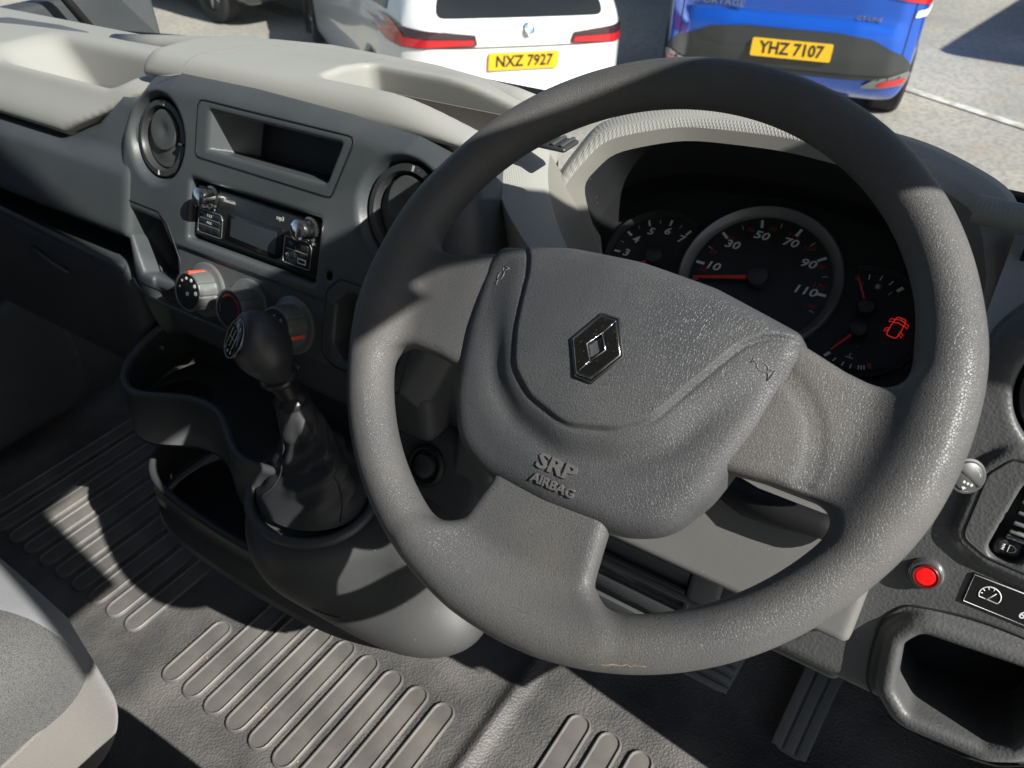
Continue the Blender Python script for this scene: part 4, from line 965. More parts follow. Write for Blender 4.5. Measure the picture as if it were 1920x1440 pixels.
# gaiter: lofted crumpled leather
M_gait = base_mat('black_leather', (0.022, 0.023, 0.025), 0.6); _v = add_tex(M_gait, 'VORONOI', 700, vor='DISTANCE_TO_EDGE'); bump(M_gait, ramp(M_gait, _v, 0, .25, 0, 1), 0.25, 0.0004)
top_c = np.array(kb_)-np.array(ax)*0.008; base_c = np.array((-0.320, -0.030, -0.284))
G = []
NR, NA = 72, 110
for i, t in enumerate(np.linspace(0, 1, NR)):
    c = top_c*(1-t)+base_c*t+np.array([0.010*math.sin(3.1*t), 0.006*math.sin(2.0*t), 0])
    rx = 0.0165+0.049*t**1.7; ry = 0.0165+0.041*t**1.8
    row = []
    env = math.sin(math.pi*min(1, t*0.98+0.02))
    for a in np.linspace(0, 2*math.pi, NA, endpoint=False):
        wr = 1+env*(0.10*math.sin(3*a+4*t+0.6)+0.06*math.sin(5*a-7*t)+0.035*math.sin(9*a+11*t))
        ph = 13*t+1.7*math.sin(a+0.7)+0.9*math.sin(2*a-1.0)+2.2*t*math.cos(a)
        fold = env*(0.0042*(abs(math.sin(ph*0.9))**0.6-0.5)+0.0016*math.sin(2.7*ph+3*a))
        row.append((c[0]+(rx*wr+fold)*math.cos(a), c[1]+(ry*wr+fold)*math.sin(a), c[2]+0.005*math.sin(2*a+4*t)*env))
    G.append(row)
put('gaiter', grid(np.array(G), close_v=True), M_gait, gear)
for a0 in (-2.1, -0.35):
    pth = []
    for i in range(1, NR-2):
        k_ = int((a0 % (2*math.pi))/(2*math.pi)*NA+1.5*math.sin(i*0.15)) % NA
        q = np.array(G[i][k_]); cc = np.array(G[i]).mean(0); pth.append(cc+(q-cc)*1.01)
    put('gaiter_seam', tube_me(smooth_path(pth, 60), 0.0009, 6), M_gait, gear)
put('gaiter_frame', tube_me([(-0.320+0.071*math.cos(a), -0.030+0.060*math.sin(a), -0.285+0.16*0.062*math.sin(a)*1.0) for a in np.linspace(0, 2*math.pi, 48, endpoint=False)], 0.006, 10, closed=True), M_console, gear)

# ---------------------------------------------------------------- floor with ribbed rubber mat
fx0, fx1 = -1.26, 0.45
def floor_z(x, y):
    z = FLOOR_Z
    if y > 0.22: z += (y-0.22)*0.85
    return z
gx = np.linspace(fx0, fx1, 60); gy = np.linspace(-0.9, 0.62, 60)
def ridge(x, y): return 0.010*math.exp(-((x+0.160)/0.012)**2)
floor = put('floor', grid(np.array([[(x, y, floor_z(x, y)+ridge(x, y)) for y in gy] for x in np.unique(np.r_[gx, np.linspace(-0.2, -0.12, 20)])])), M_rubber, kind='structure')
def rib_me(y0, y1, r):
    def cont(rr, h): return [(x, y, h) for x, y in [(rr*math.cos(a), y1+rr*math.sin(a)) for a in np.linspace(0, math.pi, 9)]+[(rr*math.cos(a), y0+rr*math.sin(a)) for a in np.linspace(math.pi, 2*math.pi, 9)]]
    L = [cont(r, -0.001), cont(r*0.96, 0.0026), cont(r*0.90, 0.0036), cont(r*0.84, 0.0036), cont(r*0.78, 0.0018), cont(r*0.74, 0.0012)]
    me = grid(np.array(L), close_v=True, cap=True)
    try: me.set_sharp_from_angle(angle=R(28))
    except Exception: pass
    return me
def rib(x, y0, y1, r=0.0165):
    put('mat_rib', rib_me(y0, y1, r), M_rib, floor, T(x, 0, FLOOR_Z+0.001))
rib(-0.574, -0.142, -0.062)
for k in range(1, 9): rib(-0.574+0.0438*k, -0.142, 0.150 if k in (1, 2) else 0.012)
for k in range(10): rib(-1.095+0.0448*k, -0.12, 0.20)
for k in range(6): rib(-0.066+0.0437*k, -0.30, 0.094)
for k in range(8): put('mat_crumb', lathe_me([(0.0012, 0), (0.0009, 0.0009), (0, 0.0011)], 6), base_mat('crumb', (0.45, 0.25, 0.13), 0.9) if k == 0 else bpy.data.materials['crumb'], floor, T(random.uniform(-0.6, -0.3), random.uniform(-0.2, 0.0), FLOOR_Z+0.001))

# ---------------------------------------------------------------- pedals
M_ped = base_mat('pedal_rubber', (0.14, 0.145, 0.15), 0.45)
def pedal(name, label, c, w, l, tilt, rz, nr, arm_to):
    th = thing(name, label, 'pedal', c)
    M_ = Matrix.Translation(Vector(c)) @ Matrix.Rotation(rz, 4, 'Z') @ Matrix.Rotation(R(tilt), 4, 'X')
    put('pedal_pad', prism_me(round_poly([(-w/2*0.82, -l/2), (w/2*0.82, -l/2), (w/2, l/2), (-w/2, l/2)], 0.012, 4), -0.012, 0.0, 0.002), M_ped, th, M_)
    for i in range(nr):
        x = -w/2+w*(i+0.5)/nr
        put('pedal_rib', box_me(x-w/nr*0.40, x+w/nr*0.40, -l/2*0.94, l/2*0.96, -0.001, 0.0028, 0.001), M_ped, th, M_) if l > 0.08 else put('pedal_rib', box_me(-w/2*0.84, w/2*0.84, -l/2+l*(i+0.2)/nr, -l/2+l*(i+0.8)/nr, -0.001, 0.0028, 0.001), M_ped, th, M_)
    put('pedal_arm', tube_me([tuple(M_ @ Vector((0, l*0.2, -0.010))), tuple(M_ @ Vector((0, l*0.6, -0.02))), arm_to], 0.009, 8), M_black, th)
pedal('accelerator_pedal', 'long ribbed accelerator pedal nearest the driver panel pocket', (0.172, 0.235, -0.615), 0.046, 0.125, 42, R(-4), 3, (0.172, 0.33, -0.36))
pedal('brake_pedal', 'short wide ribbed brake pedal beside the accelerator', (0.052, 0.205, -0.575), 0.078, 0.060, 40, 0, 5, (0.03, 0.34, -0.30))

# ---------------------------------------------------------------- seats
def weave(name, c1, c2, k=1500.0):
    m = base_mat(name, c1, 0.85, spec=0.2)
    v = add_tex(m, 'VORONOI', k*0.35, vor='F1'); n = add_tex(m, 'NOISE', 14, 5); h = math2(m, 'ADD', v, math2(m, 'MULTIPLY', n, 0.3))
    setin(m, 'Base Color', mixc(m, ramp(m, h, 0.15, 0.9, 0, 1), c1, c2)); bump(m, v, 0.5, 0.0006)
    m.node_tree.nodes['Principled BSDF'].inputs['Sheen Weight'].default_value = 0.25
    return m
M_seat1 = weave('seat_light_grey_fabric', (0.27, 0.28, 0.29), (0.19, 0.20, 0.21), 3100)
M_seat2 = weave('seat_dark_weave', (0.15, 0.147, 0.143), (0.06, 0.06, 0.062), 2500)
M_seat3 = weave('seat_grey_side_fabric', (0.22, 0.21, 0.195), (0.17, 0.16, 0.15), 3300)
def seat_fabric(name, x1, yf, zt):
    # three cloth panels: pale front panel, dark woven centre, grey side skirt
    m = base_mat(name, (0.2, 0.2, 0.2), 0.85, spec=0.2)
    N, L = nt(m); tc = N.new('ShaderNodeTexCoord'); sp = N.new('ShaderNodeSeparateXYZ'); L.new(tc.outputs['Object'], sp.inputs[0])
    v = add_tex(m, 'VORONOI', 1150, vor='F1'); n = add_tex(m, 'NOISE', 9, 5); v2 = add_tex(m, 'VORONOI', 950, vor='F1')
    pale = mixc(m, ramp(m, v, 0.1, 0.8, 0, 1), (0.26, 0.27, 0.28), (0.20, 0.21, 0.22))
    dark = mixc(m, ramp(m, v2, 0.15, 0.75, 0, 1), (0.14, 0.138, 0.135), (0.062, 0.063, 0.064))
    skirt = mixc(m, ramp(m, v, 0.1, 0.8, 0, 1), (0.21, 0.20, 0.185), (0.17, 0.162, 0.15))
    xm = math2(m, 'MULTIPLY', math2(m, 'MINIMUM', math2(m, 'SUBTRACT', sp.outputs[0], x1-0.02), 0.0), 0.5)
    f1 = math2(m, 'GREATER_THAN', math2(m, 'SUBTRACT', sp.outputs[1], xm), yf-0.020)
    f2 = math2(m, 'LESS_THAN', sp.outputs[2], zt-0.104)
    c = mixc(m, f1, dark, pale); c = mixc(m, f2, c, skirt)
    c = mixc(m, ramp(m, n, 0.4, 0.75, 0, 0.25), c, (0.10, 0.098, 0.09))
    setin(m, 'Base Color', c); bump(m, v2, 0.5, 0.0006)
    m.node_tree.nodes['Principled BSDF'].inputs['Sheen Weight'].default_value = 0.2
    return m
def seat(name, label, x0, x1, yf, zt, back=True):
    th = thing(name, label, 'seat', ((x0+x1)/2, yf-0.25, FLOOR_Z))
    cx, hw = (x0+x1)/2, (x1-x0)/2
    def sd_c(x, y, z):
        d = sd_box(x, y, z, (cx, yf-0.26, zt-0.125), (hw, 0.26, 0.125), 0.065)
        return d-0.004*np.cos((x-cx)/hw*2.2)
    f = nets(sd_c, (x0-0.02, yf-0.55, zt-0.28), (x1+0.02, yf+0.02, zt+0.02), 0.0042)
    f.materials.append(seat_fabric(name+'_fabric', x1, yf, zt))
    put('seat_cushion', f, None, th)
    P = []
    for a in np.linspace(0, 2*math.pi, 80, endpoint=False):
        c_, s_ = math.cos(a), math.sin(a); e = 0.35
        P.append((cx+(hw+0.001)*math.copysign(abs(c_)**e, c_), yf-0.26+0.261*math.copysign(abs(s_)**e, s_), zt-0.104))
    put('seat_piping', tube_me(P, 0.0028, 6, closed=True), M_seat3, th)
    put('seat_base', box_me(x0+0.04, x1-0.04, yf-0.48, yf-0.06, FLOOR_Z, zt-0.22, 0.01), M_console, th)
    if back:
        put('seat_back', nets(lambda x, y, z: sd_box(x, y-0.12*(z-zt)*-1.0, z, (cx, yf-0.56, zt+0.30), (hw, 0.07, 0.36), 0.06), (x0-0.02, yf-0.78, zt-0.1), (x1+0.02, yf-0.36, zt+0.7), 0.02), M_seat2, th)
seat('passenger_seat', 'grey cloth bench seat cushion beside the gear lever, lit by sun', -0.90, -0.425, -0.238, -0.318)
seat('driver_seat', 'dark cloth driver seat cushion edge behind the steering wheel', -0.255, 0.25, -0.252, -0.335, back=False)
# ---------------------------------------------------------------- van body round the cab
M_shell = base_mat('van_white_paint', (0.72, 0.72, 0.70), 0.3, coat=0.5)
M_liner = plastic('headliner_grey', (0.30, 0.29, 0.27), 500, 0.2, 0.8, 0.1)
bonnet_tone = base_mat('bonnet_blue_grey', (0.10, 0.14, 0.22), 0.25, coat=1.0)  # bonnet colour darker and bluer than the white shell
van = thing('van_body', 'white van cab shell with roof, pillars and bulkhead round the dashboard', 'van', (-0.4, -0.2, GROUND_Z))
rp = []
for x in np.linspace(-1.30, 0.56, 20):
    zc = 0.87-0.335*max(0, (x-0.30)/0.26)**2
    rp.append([(x, y, zc) for y in (-1.0, -0.5, -0.092-0.1076*(x-0.55))]+[(x, y, zc+0.04) for y in (-0.092-0.1076*(x-0.55), -0.5, -1.0)])
put('roof', grid(np.array(rp), close_v=True, cap=True), M_liner, van)
# driver's A-pillar (outline in the y-z plane, thickness along x)
def yz_prism(pts, x0, x1): 
    me = prism_me(pts, x0, x1); me.transform(Matrix(((0, 0, 1, 0), (1, 0, 0, 0), (0, 1, 0, 0), (0, 0, 0, 1)))); return me
PIL = [(0.62, -0.30), (0.26, -0.25), (0.14, 0.0), (0.10, 0.20), (0.072, 0.400), (0.057, 0.420), (-0.049, 0.530), (-0.078, 0.562), (-0.100, 0.564), (-0.130, 0.550), (-0.25, 0.535), (-0.25, 0.64), (-0.092, 0.64), (-0.043, 0.626), (-0.015, 0.617), (0.074, 0.567), (0.15, 0.505), (0.30, 0.39), (0.62, 0.15)]
put('pillar', yz_prism(PIL, 0.530, 0.575), M_liner, van)
put('added_sun_blocker', box_me(0.500, 0.515, -0.365, -0.232, 0.305, 0.56, 0.006), M_liner, van)  # unseen panel added by the side window to shade the left floor
put('side_panel', box_me(0.53, 0.57, -1.0, -0.72, FLOOR_Z, 0.6, 0.01), M_liner, van)
put('sill', box_me(0.44, 0.58, -0.9, 0.62, FLOOR_Z-0.12, FLOOR_Z+0.02, 0.01), M_shell, van)
put('footwell_front', box_me(-1.30, 0.55, 0.60, 0.64, -0.80, -0.20), M_black, van)
put('side_wall', box_me(0.40, 0.44, 0.10, 0.62, FLOOR_Z, -0.06, 0.01), M_fascia2, van)
put('bulkhead', box_me(-1.30, 0.52, -1.02, -1.0, FLOOR_Z, 0.9), M_liner, van)
put('bonnet', box_me(-1.25, 0.50, 0.64, 1.15, -0.66, -0.60, 0.02), bonnet_tone, van)
put('scuttle_trim', tube_me([(-1.245, 0.433, -0.045), (-1.069, 0.475, -0.045), (-0.959, 0.501, -0.045), (-0.81, 0.535, -0.045), (-0.4, 0.56, -0.06), (0.3, 0.53, -0.07)], 0.008, 8), M_black, van)
# passenger door with its pocket
pd = thing('passenger_door', 'dark passenger door trim with pocket beyond the glovebox', 'door', (-1.28, 0.0, FLOOR_Z))
put('door_card', box_me(-1.30, -1.245, -0.9, 0.55, FLOOR_Z-0.02, 0.02, 0.01), M_fascia2, pd)
def sd_pocket(x, y, z): return smax(sd_rect(y, z, (-0.10, -0.52), (0.26, 0.13), 0.06), np.abs(x+1.215)-0.03, 0.02)
put('door_pocket', nets(sd_pocket, (-1.26, -0.40, -0.68), (-1.17, 0.20, -0.36), 0.008), M_console, pd)
put('door_top', tube_me([(-1.27, -0.6, 0.0), (-1.27, 0.0, 0.01), (-1.22, 0.16, 0.018), (-1.12, 0.222, 0.022), (-1.02, 0.238, 0.022), (-0.90, 0.246, 0.022)], [0.026, 0.026, 0.024, 0.020, 0.016, 0.008], 12, flat=0.7), plastic('blue_grey_trim', (0.10, 0.105, 0.115), 300, 0.6, 0.45, 0.1), pd)
put('door_window_frame', tube_me([(-1.2, 0.445, -0.13), (-1.2, 0.365, 0.026), (-1.2, 0.24, 0.28), (-1.2, 0.05, 0.66)], 0.008, 8), M_black, pd)
# windscreen: thin curved glass, pale diffuse mix stands in for hazy reflected light
M_glass = bpy.data.materials.new('windscreen_glass'); M_glass.use_nodes = True
N_, L_n = nt(M_glass); N_.remove(N_['Principled BSDF'])
tr = N_.new('ShaderNodeBsdfTransparent'); tr.inputs[0].default_value = (0.90, 0.93, 0.92, 1)
gl = N_.new('ShaderNodeBsdfGlossy'); gl.inputs['Roughness'].default_value = 0.02
df = N_.new('ShaderNodeBsdfDiffuse'); df.inputs[0].default_value = (0.6, 0.63, 0.66, 1)
fr = N_.new('ShaderNodeFresnel'); fr.inputs[0].default_value = 1.3
m1 = N_.new('ShaderNodeMixShader'); m2 = N_.new('ShaderNodeMixShader')
nz = N_.new('ShaderNodeTexNoise'); nz.inputs['Scale'].default_value = 7; nz.inputs['Detail'].default_value = 8
mr = N_.new('ShaderNodeMapRange'); mr.inputs['From Min'].default_value = 0.4; mr.inputs['From Max'].default_value = 0.8; mr.inputs['To Min'].default_value = 0.02; mr.inputs['To Max'].default_value = 0.06
L_n.new(nz.outputs[0], mr.inputs['Value'])
L_n.new(mr.outputs[0], m1.inputs[0]); L_n.new(tr.outputs[0], m1.inputs[1]); L_n.new(df.outputs[0], m1.inputs[2])
L_n.new(fr.outputs[0], m2.inputs[0]); L_n.new(m1.outputs[0], m2.inputs[1]); L_n.new(gl.outputs[0], m2.inputs[2])
L_n.new(m2.outputs[0], N_['Material Output'].inputs[0])
W = []
for x in np.linspace(-1.27, 0.50, 20):
    c = 1-((x+0.38)/0.90)**2
    W.append([(x, 0.62+0.06*c-0.80*t, -0.18+1.05*t) for t in np.linspace(0, 1, 10)])
ws = put('windscreen', grid(np.array(W)), M_glass); tag(ws, 'clear windscreen with reflected haze mixed in, in front of the dashboard', 'windscreen')
# clear lens over the dials
lens_ring = 0.62*inner0+0.38*inner1
lc = lens_ring.mean(0)
M_lens = bpy.data.materials.new('dial_lens_clear'); M_lens.use_nodes = True
Nl, Ll = nt(M_lens); Nl.remove(Nl['Principled BSDF'])
tl = Nl.new('ShaderNodeBsdfTransparent'); gl2 = Nl.new('ShaderNodeBsdfGlossy'); gl2.inputs['Roughness'].default_value = 0.05
fl = Nl.new('ShaderNodeFresnel'); fl.inputs[0].default_value = 1.12; ml_ = Nl.new('ShaderNodeMixShader')
Ll.new(fl.outputs[0], ml_.inputs[0]); Ll.new(tl.outputs[0], ml_.inputs[1]); Ll.new(gl2.outputs[0], ml_.inputs[2]); Ll.new(ml_.outputs[0], Nl['Material Output'].inputs[0])
put('dial_lens', grid(np.stack([lens_ring, lc+(lens_ring-lc)*0.5, lc+(lens_ring-lc)*0.02], 1), close_u=True), M_lens, cluster)
# small demister grille on the dash top beside the hood
dg = put('demister_grille', box_me(-0.196, -0.160, 0.196, 0.224, 0.026, 0.031, 0.003), M_vent, dash)
for i in range(4): put('grille_slat', box_me(-0.194+0.009*i, -0.190+0.009*i, 0.198, 0.222, 0.031, 0.033, 0.001), M_ventd, dg)

# ---------------------------------------------------------------- parked cars
M_tyre = base_mat('tyre_rubber', (0.018, 0.018, 0.019), 0.75)
M_alloy = base_mat('alloy_silver', (0.5, 0.51, 0.52), 0.3, 0.8)
M_cglass = base_mat('car_glass_dark', (0.012, 0.015, 0.018), 0.05)
M_trim = base_mat('car_trim_black', (0.030, 0.032, 0.034), 0.5)
M_tail = base_mat('tail_lamp_red', (0.55, 0.012, 0.02), 0.12, coat=1.0)
M_taild = base_mat('tail_lamp_smoke', (0.045, 0.02, 0.024), 0.1, coat=1.0)
M_yel = base_mat('yellow_plate', (0.85, 0.50, 0.02), 0.4)
M_ink = base_mat('plate_black', (0.02, 0.02, 0.022), 0.5)
def paint(name, c, rough=0.28):
    return base_mat(name, c, rough, 0.0, 0.5, 1.0)
def car(name, label, M_, colour, side, plan, front, wheels, group=None, h=0.035):
    th = bpy.data.objects.new(name, None); link(th, None, M_); tag(th, label, 'car', group)
    def f(x, y, z):
        a = sd_poly(y, z, side); b = sd_poly(np.abs(x), y, plan); c = sd_poly(np.abs(x), z, front)
        d = smax(smax(a, b, 0.15), c, 0.16)-0.02
        for wy, wr in wheels:
            d = smax(d, -np.maximum(np.sqrt((y-wy)**2+(z-wr)**2)-wr-0.045, 0.58-np.abs(x)), 0.02)
        return d
    sd_ = np.array(side); xm = max(p[0] for p in plan)
    lo_ = (-xm-0.06, sd_[:, 0].min()-0.06, sd_[:, 1].min()-0.06); hi_ = (xm+0.06, sd_[:, 0].max()+0.06, sd_[:, 1].max()+0.06)
    me = nets(f, lo_, hi_, h, newton=3)
    body = put('car_body', me, colour, th, M_)
    bm = bmesh.new(); bm.from_mesh(me); bvh = BVHTree.FromBMesh(bm)
    for wy, wr in wheels:
        for sx in (-1, 1):
            WFm = M_ @ frame((sx*(xm-0.115), wy, wr), (0, 1, 0), (0, 0, 1), (1, 0, 0))
            w_ = put('car_wheel', lathe_me([(wr*0.62, -0.10), (wr*0.93, -0.105), (wr, -0.08), (wr, 0.08), (wr*0.93, 0.105), (wr*0.62, 0.10)], 40), M_tyre, th, WFm)
            put('car_wheel_rim', lathe_me([(wr*0.64, 0.09*sx), (wr*0.60, 0.06*sx), (wr*0.2, 0.05*sx), (0, 0.06*sx)], 30), M_trim, w_, WFm)
            for k in range(5):
                put('rim_spoke', box_me(0.03, wr*0.62, -0.022, 0.022, 0.06*sx-0.012, 0.06*sx+0.014, 0.005), M_alloy, w_, WFm @ Matrix.Rotation(k*2*math.pi/5, 4, 'Z'))
    def patch(nm, outline, mat, axis='rear', off=0.006, n=26, parent=th, th_=None):
        """conform a flat outline onto the body along an axis; outline in (x,z) for rear, (y,z) for sides"""
        o = np.array(outline); lo2, hi2 = o.min(0), o.max(0)
        ns = max(4, int(np.ceil((hi2[0]-lo2[0])/0.02)));  nt_ = max(4, int(np.ceil((hi2[1]-lo2[1])/0.02)))
        ns, nt_ = min(ns, 60), min(nt_, 40)
        bm2 = bmesh.new(); f0 = bm2.faces.new([bm2.verts.new((a, b, 0)) for a, b in outline])
        for i in range(1, ns): bmesh.ops.bisect_plane(bm2, geom=bm2.verts[:]+bm2.edges[:]+bm2.faces[:], plane_co=(lo2[0]+(hi2[0]-lo2[0])*i/ns, 0, 0), plane_no=(1, 0, 0))
        for i in range(1, nt_): bmesh.ops.bisect_plane(bm2, geom=bm2.verts[:]+bm2.edges[:]+bm2.faces[:], plane_co=(0, lo2[1]+(hi2[1]-lo2[1])*i/nt_, 0), plane_no=(0, 1, 0))
        dead = []
        for v in bm2.verts:
            a, b = v.co.x, v.co.y
            if axis == 'rear': o_, d_ = Vector((a, -3, b)), Vector((0, 1, 0))
            elif axis == 'left': o_, d_ = Vector((-4, a, b)), Vector((1, 0, 0))
            elif axis == 'right': o_, d_ = Vector((4, a, b)), Vector((-1, 0, 0))
            elif axis == 'top': o_, d_ = Vector((a, b, 5)), Vector((0, 0, -1))
            hit = bvh.ray_cast(o_, d_)
            if hit[0] is None: dead.append(v)
            else: v.co = hit[0]+hit[1]*off
        if dead: bmesh.ops.delete(bm2, geom=dead, context='VERTS')
        me2 = mesh_bm(bm2, True)
        return put(nm, me2, mat, parent, M_)
    def spot(x, z):
        hit = bvh.ray_cast(Vector((x, -3, z)), Vector((0, 1, 0))); return hit[0], hit[1]
    def text(s_, x, z, size, mat, tilt=None, sx=1.0, depth=0.002, off=0.004, nm='car_lettering', bold=0.0):
        p, n = spot(x, z); n = n.normalized(); ex = Vector((1, 0, 0)); ex = (ex-n*ex.dot(n)).normalized(); ey = n.cross(ex)
        return put(nm, text_me(s_, size, depth, sx=sx, bold=bold), mat, th, M_ @ frame(p+n*off, ex, ey, n))
    return th, patch, spot, text
def car_matrix(loc, yaw, roll=0.0):
    return Matrix.Translation(Vector(loc)) @ Matrix.Rotation(R(yaw), 4, 'Z') @ Matrix.Rotation(R(roll), 4, 'Y')
def plate(th, spot, M_, x, z, s_, tilt_extra=0.0, w=0.52, h=0.112):
    p, n = spot(x, z); n = n.normalized(); ex = Vector((1, 0, 0)); ex = (ex-n*ex.dot(n)).normalized(); ey = n.cross(ex)
    F_ = M_ @ frame(p+n*0.012, ex, ey, n)
    pl_ = put('number_plate', prism_me(round_poly([(-w/2, -h/2), (w/2, -h/2), (w/2, h/2), (-w/2, h/2)], 0.012, 3), -0.02, 0.004), M_yel, th, F_)
    put('plate_lettering', text_me(s_, 0.105, 0.001, sx=0.92, bold=0.0022), M_ink, pl_, F_ @ T(0, 0, 0.0055))
# white estate (plate centre about 5.4 m away)
YW = 55.0
side_w = [(0.10, 0.30), (0.02, 0.42), (0.0, 0.60), (0.05, 0.66), (0.07, 0.70), (0.045, 0.86), (0.03, 0.98), (0.10, 1.03), (0.38, 1.38), (0.55, 1.44), (1.6, 1.47), (2.5, 1.42), (3.25, 1.00), (4.4, 0.86), (4.66, 0.66), (4.70, 0.42), (4.60, 0.24), (0.25, 0.22)]
plan_w = [(0, 0.0), (0.40, 0.02), (0.68, 0.09), (0.82, 0.24), (0.90, 0.60), (0.915, 1.2), (0.915, 3.4), (0.87, 4.2), (0.72, 4.55), (0.4, 4.68), (0, 4.71), (-0.2, 4.7), (-0.2, 0.0)]
front_w = [(-0.2, 0.18), (0.80, 0.18), (0.90, 0.30), (0.915, 0.62), (0.90, 0.86), (0.85, 0.98), (0.62, 1.40), (0.50, 1.46), (-0.2, 1.48)]
fwd_w = Vector((-math.sin(R(YW)), math.cos(R(YW)), 0))
MW = Matrix.Translation((-2.941, 4.356, -1.225)) @ Matrix.Rotation(R(YW), 4, 'Z') @ Matrix.Rotation(R(4.5), 4, 'Y') @ Matrix.Translation((0, -0.03, -0.80))
M_wp = paint('white_paint', (0.80, 0.81, 0.81))
wcar, wpatch, wspot, wtext = car('parked_car', 'white estate car with slim red tail lamps and yellow plate', MW, M_wp, side_w, plan_w, front_w, ((0.86, 0.33), (3.72, 0.33)))
wpatch('rear_window', round_poly([(-0.62, 1.045), (0.62, 1.045), (0.52, 1.34), (-0.52, 1.34)], 0.05, 4), M_cglass)
for sx in (-1, 1):
    lp = wpatch('tail_lamp', [(sx*a, b) for a, b in round_poly([(0.34, 0.885), (0.86, 0.86), (0.90, 0.96), (0.885, 1.035), (0.80, 0.985), (0.36, 0.955)], 0.015, 3)], M_taild, off=0.008)
    wpatch('lamp_bar', [(sx*a, b) for a, b in round_poly([(0.36, 0.892), (0.86, 0.868), (0.885, 0.955), (0.875, 1.02), (0.83, 1.0), (0.80, 0.925), (0.37, 0.925)], 0.012, 3)], M_tail, off=0.014, parent=lp)
    wpatch('side_window', [(0.55, 1.03), (1.55, 1.00), (1.60, 1.36), (0.75, 1.36)], M_cglass, 'left' if sx < 0 else 'right')
    wpatch('side_window', [(1.65, 1.00), (2.95, 0.98), (2.35, 1.33), (1.70, 1.36)], M_cglass, 'left' if sx < 0 else 'right')
wpatch('windscreen', [(-0.55, 2.62), (0.55, 2.62), (0.62, 3.12), (-0.62, 3.12)], M_cglass, 'top')
wpatch('tailgate_seam', [(-0.70, 0.868), (0.70, 0.868), (0.70, 0.876), (-0.70, 0.876)], M_taild, off=0.004)
wpatch('bumper_trim', round_poly([(-0.72, 0.30), (0.72, 0.30), (0.66, 0.46), (-0.66, 0.46)], 0.04, 3), M_trim)
plate(wcar, wspot, MW, 0.0, 0.78, 'NXZ 7927')
p_, n_ = wspot(0.02, 0.982); n_ = n_.normalized(); ex = (Vector((1, 0, 0))-n_*n_.x).normalized(); ey = n_.cross(ex)
EF = MW @ frame(p_+n_*0.006, ex, ey, n_)
em = put('emblem', lathe_me([(0.041, -0.004), (0.041, 0.003), (0.036, 0.004), (0, 0.004)], 40), M_trim, wcar, EF)
for q, mt in enumerate((M_white, base_mat('emblem_blue', (0.04, 0.25, 0.6), 0.3), M_white, None)):
    mt = mt or bpy.data.materials['emblem_blue']
    put('emblem_quarter', lathe_me([(0.0285, 0.0042), (0.0275, 0.0052), (0, 0.0052)], 12, R(90*q), R(90*q+90)), mt, em, EF)
put('emblem_ring', tube_me([(0.041*math.cos(a), 0.041*math.sin(a), 0.003) for a in np.linspace(0, 2*math.pi, 36, endpoint=False)], 0.003, 6, closed=True), M_chrome, em, EF)
wtext('M340i', 0.50, 0.992, 0.055, M_satin, depth=0.002); wtext('xDrive', -0.52, 0.985, 0.05, M_satin)
# blue crossover
YB = 16.0
side_b = [(0.16, 0.34), (0.04, 0.44), (0.0, 0.56), (0.03, 0.74), (0.10, 0.80), (0.06, 1.00), (0.10, 1.14), (0.42, 1.52), (0.60, 1.62), (1.6, 1.66), (2.4, 1.60), (3.2, 1.12), (4.1, 1.00), (4.42, 0.82), (4.50, 0.50), (4.40, 0.26), (0.30, 0.24)]
plan_b = [(0, 0.0), (0.42, 0.02), (0.66, 0.10), (0.80, 0.26), (0.88, 0.60), (0.90, 1.2), (0.90, 3.2), (0.86, 4.0), (0.72, 4.38), (0.4, 4.5), (0, 4.52), (-0.2, 4.5), (-0.2, 0.0)]
front_b = [(-0.2, 0.22), (0.80, 0.22), (0.90, 0.34), (0.932, 0.70), (0.92, 1.0), (0.86, 1.12), (0.66, 1.56), (0.52, 1.64), (-0.2, 1.67)]
MB_ = Matrix.Translation((-1.392, 5.248, -1.19)) @ Matrix.Rotation(R(YB), 4, 'Z') @ Matrix.Rotation(R(2.5), 4, 'Y') @ Matrix.Translation((-0.03, -0.01, -0.60))
M_bp = paint('blue_metallic_paint', (0.008, 0.11, 0.62), 0.22); M_bp.node_tree.nodes['Principled BSDF'].inputs['Metallic'].default_value = 0.35
bcar, bpatch, bspot, btext = car('parked_car', 'bright blue crossover car with black bumper and yellow plate', MB_, M_bp, side_b, plan_b, front_b, ((0.92, 0.355), (3.62, 0.355)))
M_tg = base_mat('bumper_grey_trim', (0.036, 0.040, 0.040), 0.3, coat=0.4)
tr_ = bpatch('bumper_trim', round_poly([(-0.80, 0.44), (0.80, 0.44), (0.82, 0.52), (0.74, 0.60), (0.52, 0.70), (0.30, 0.725), (-0.30, 0.725), (-0.52, 0.70), (-0.74, 0.60), (-0.82, 0.52)], 0.03, 3), M_tg, off=0.006)
bpatch('bumper_strip', [(-0.78, 0.445), (0.78, 0.445), (0.78, 0.470), (-0.78, 0.470)], M_trim, off=0.014)
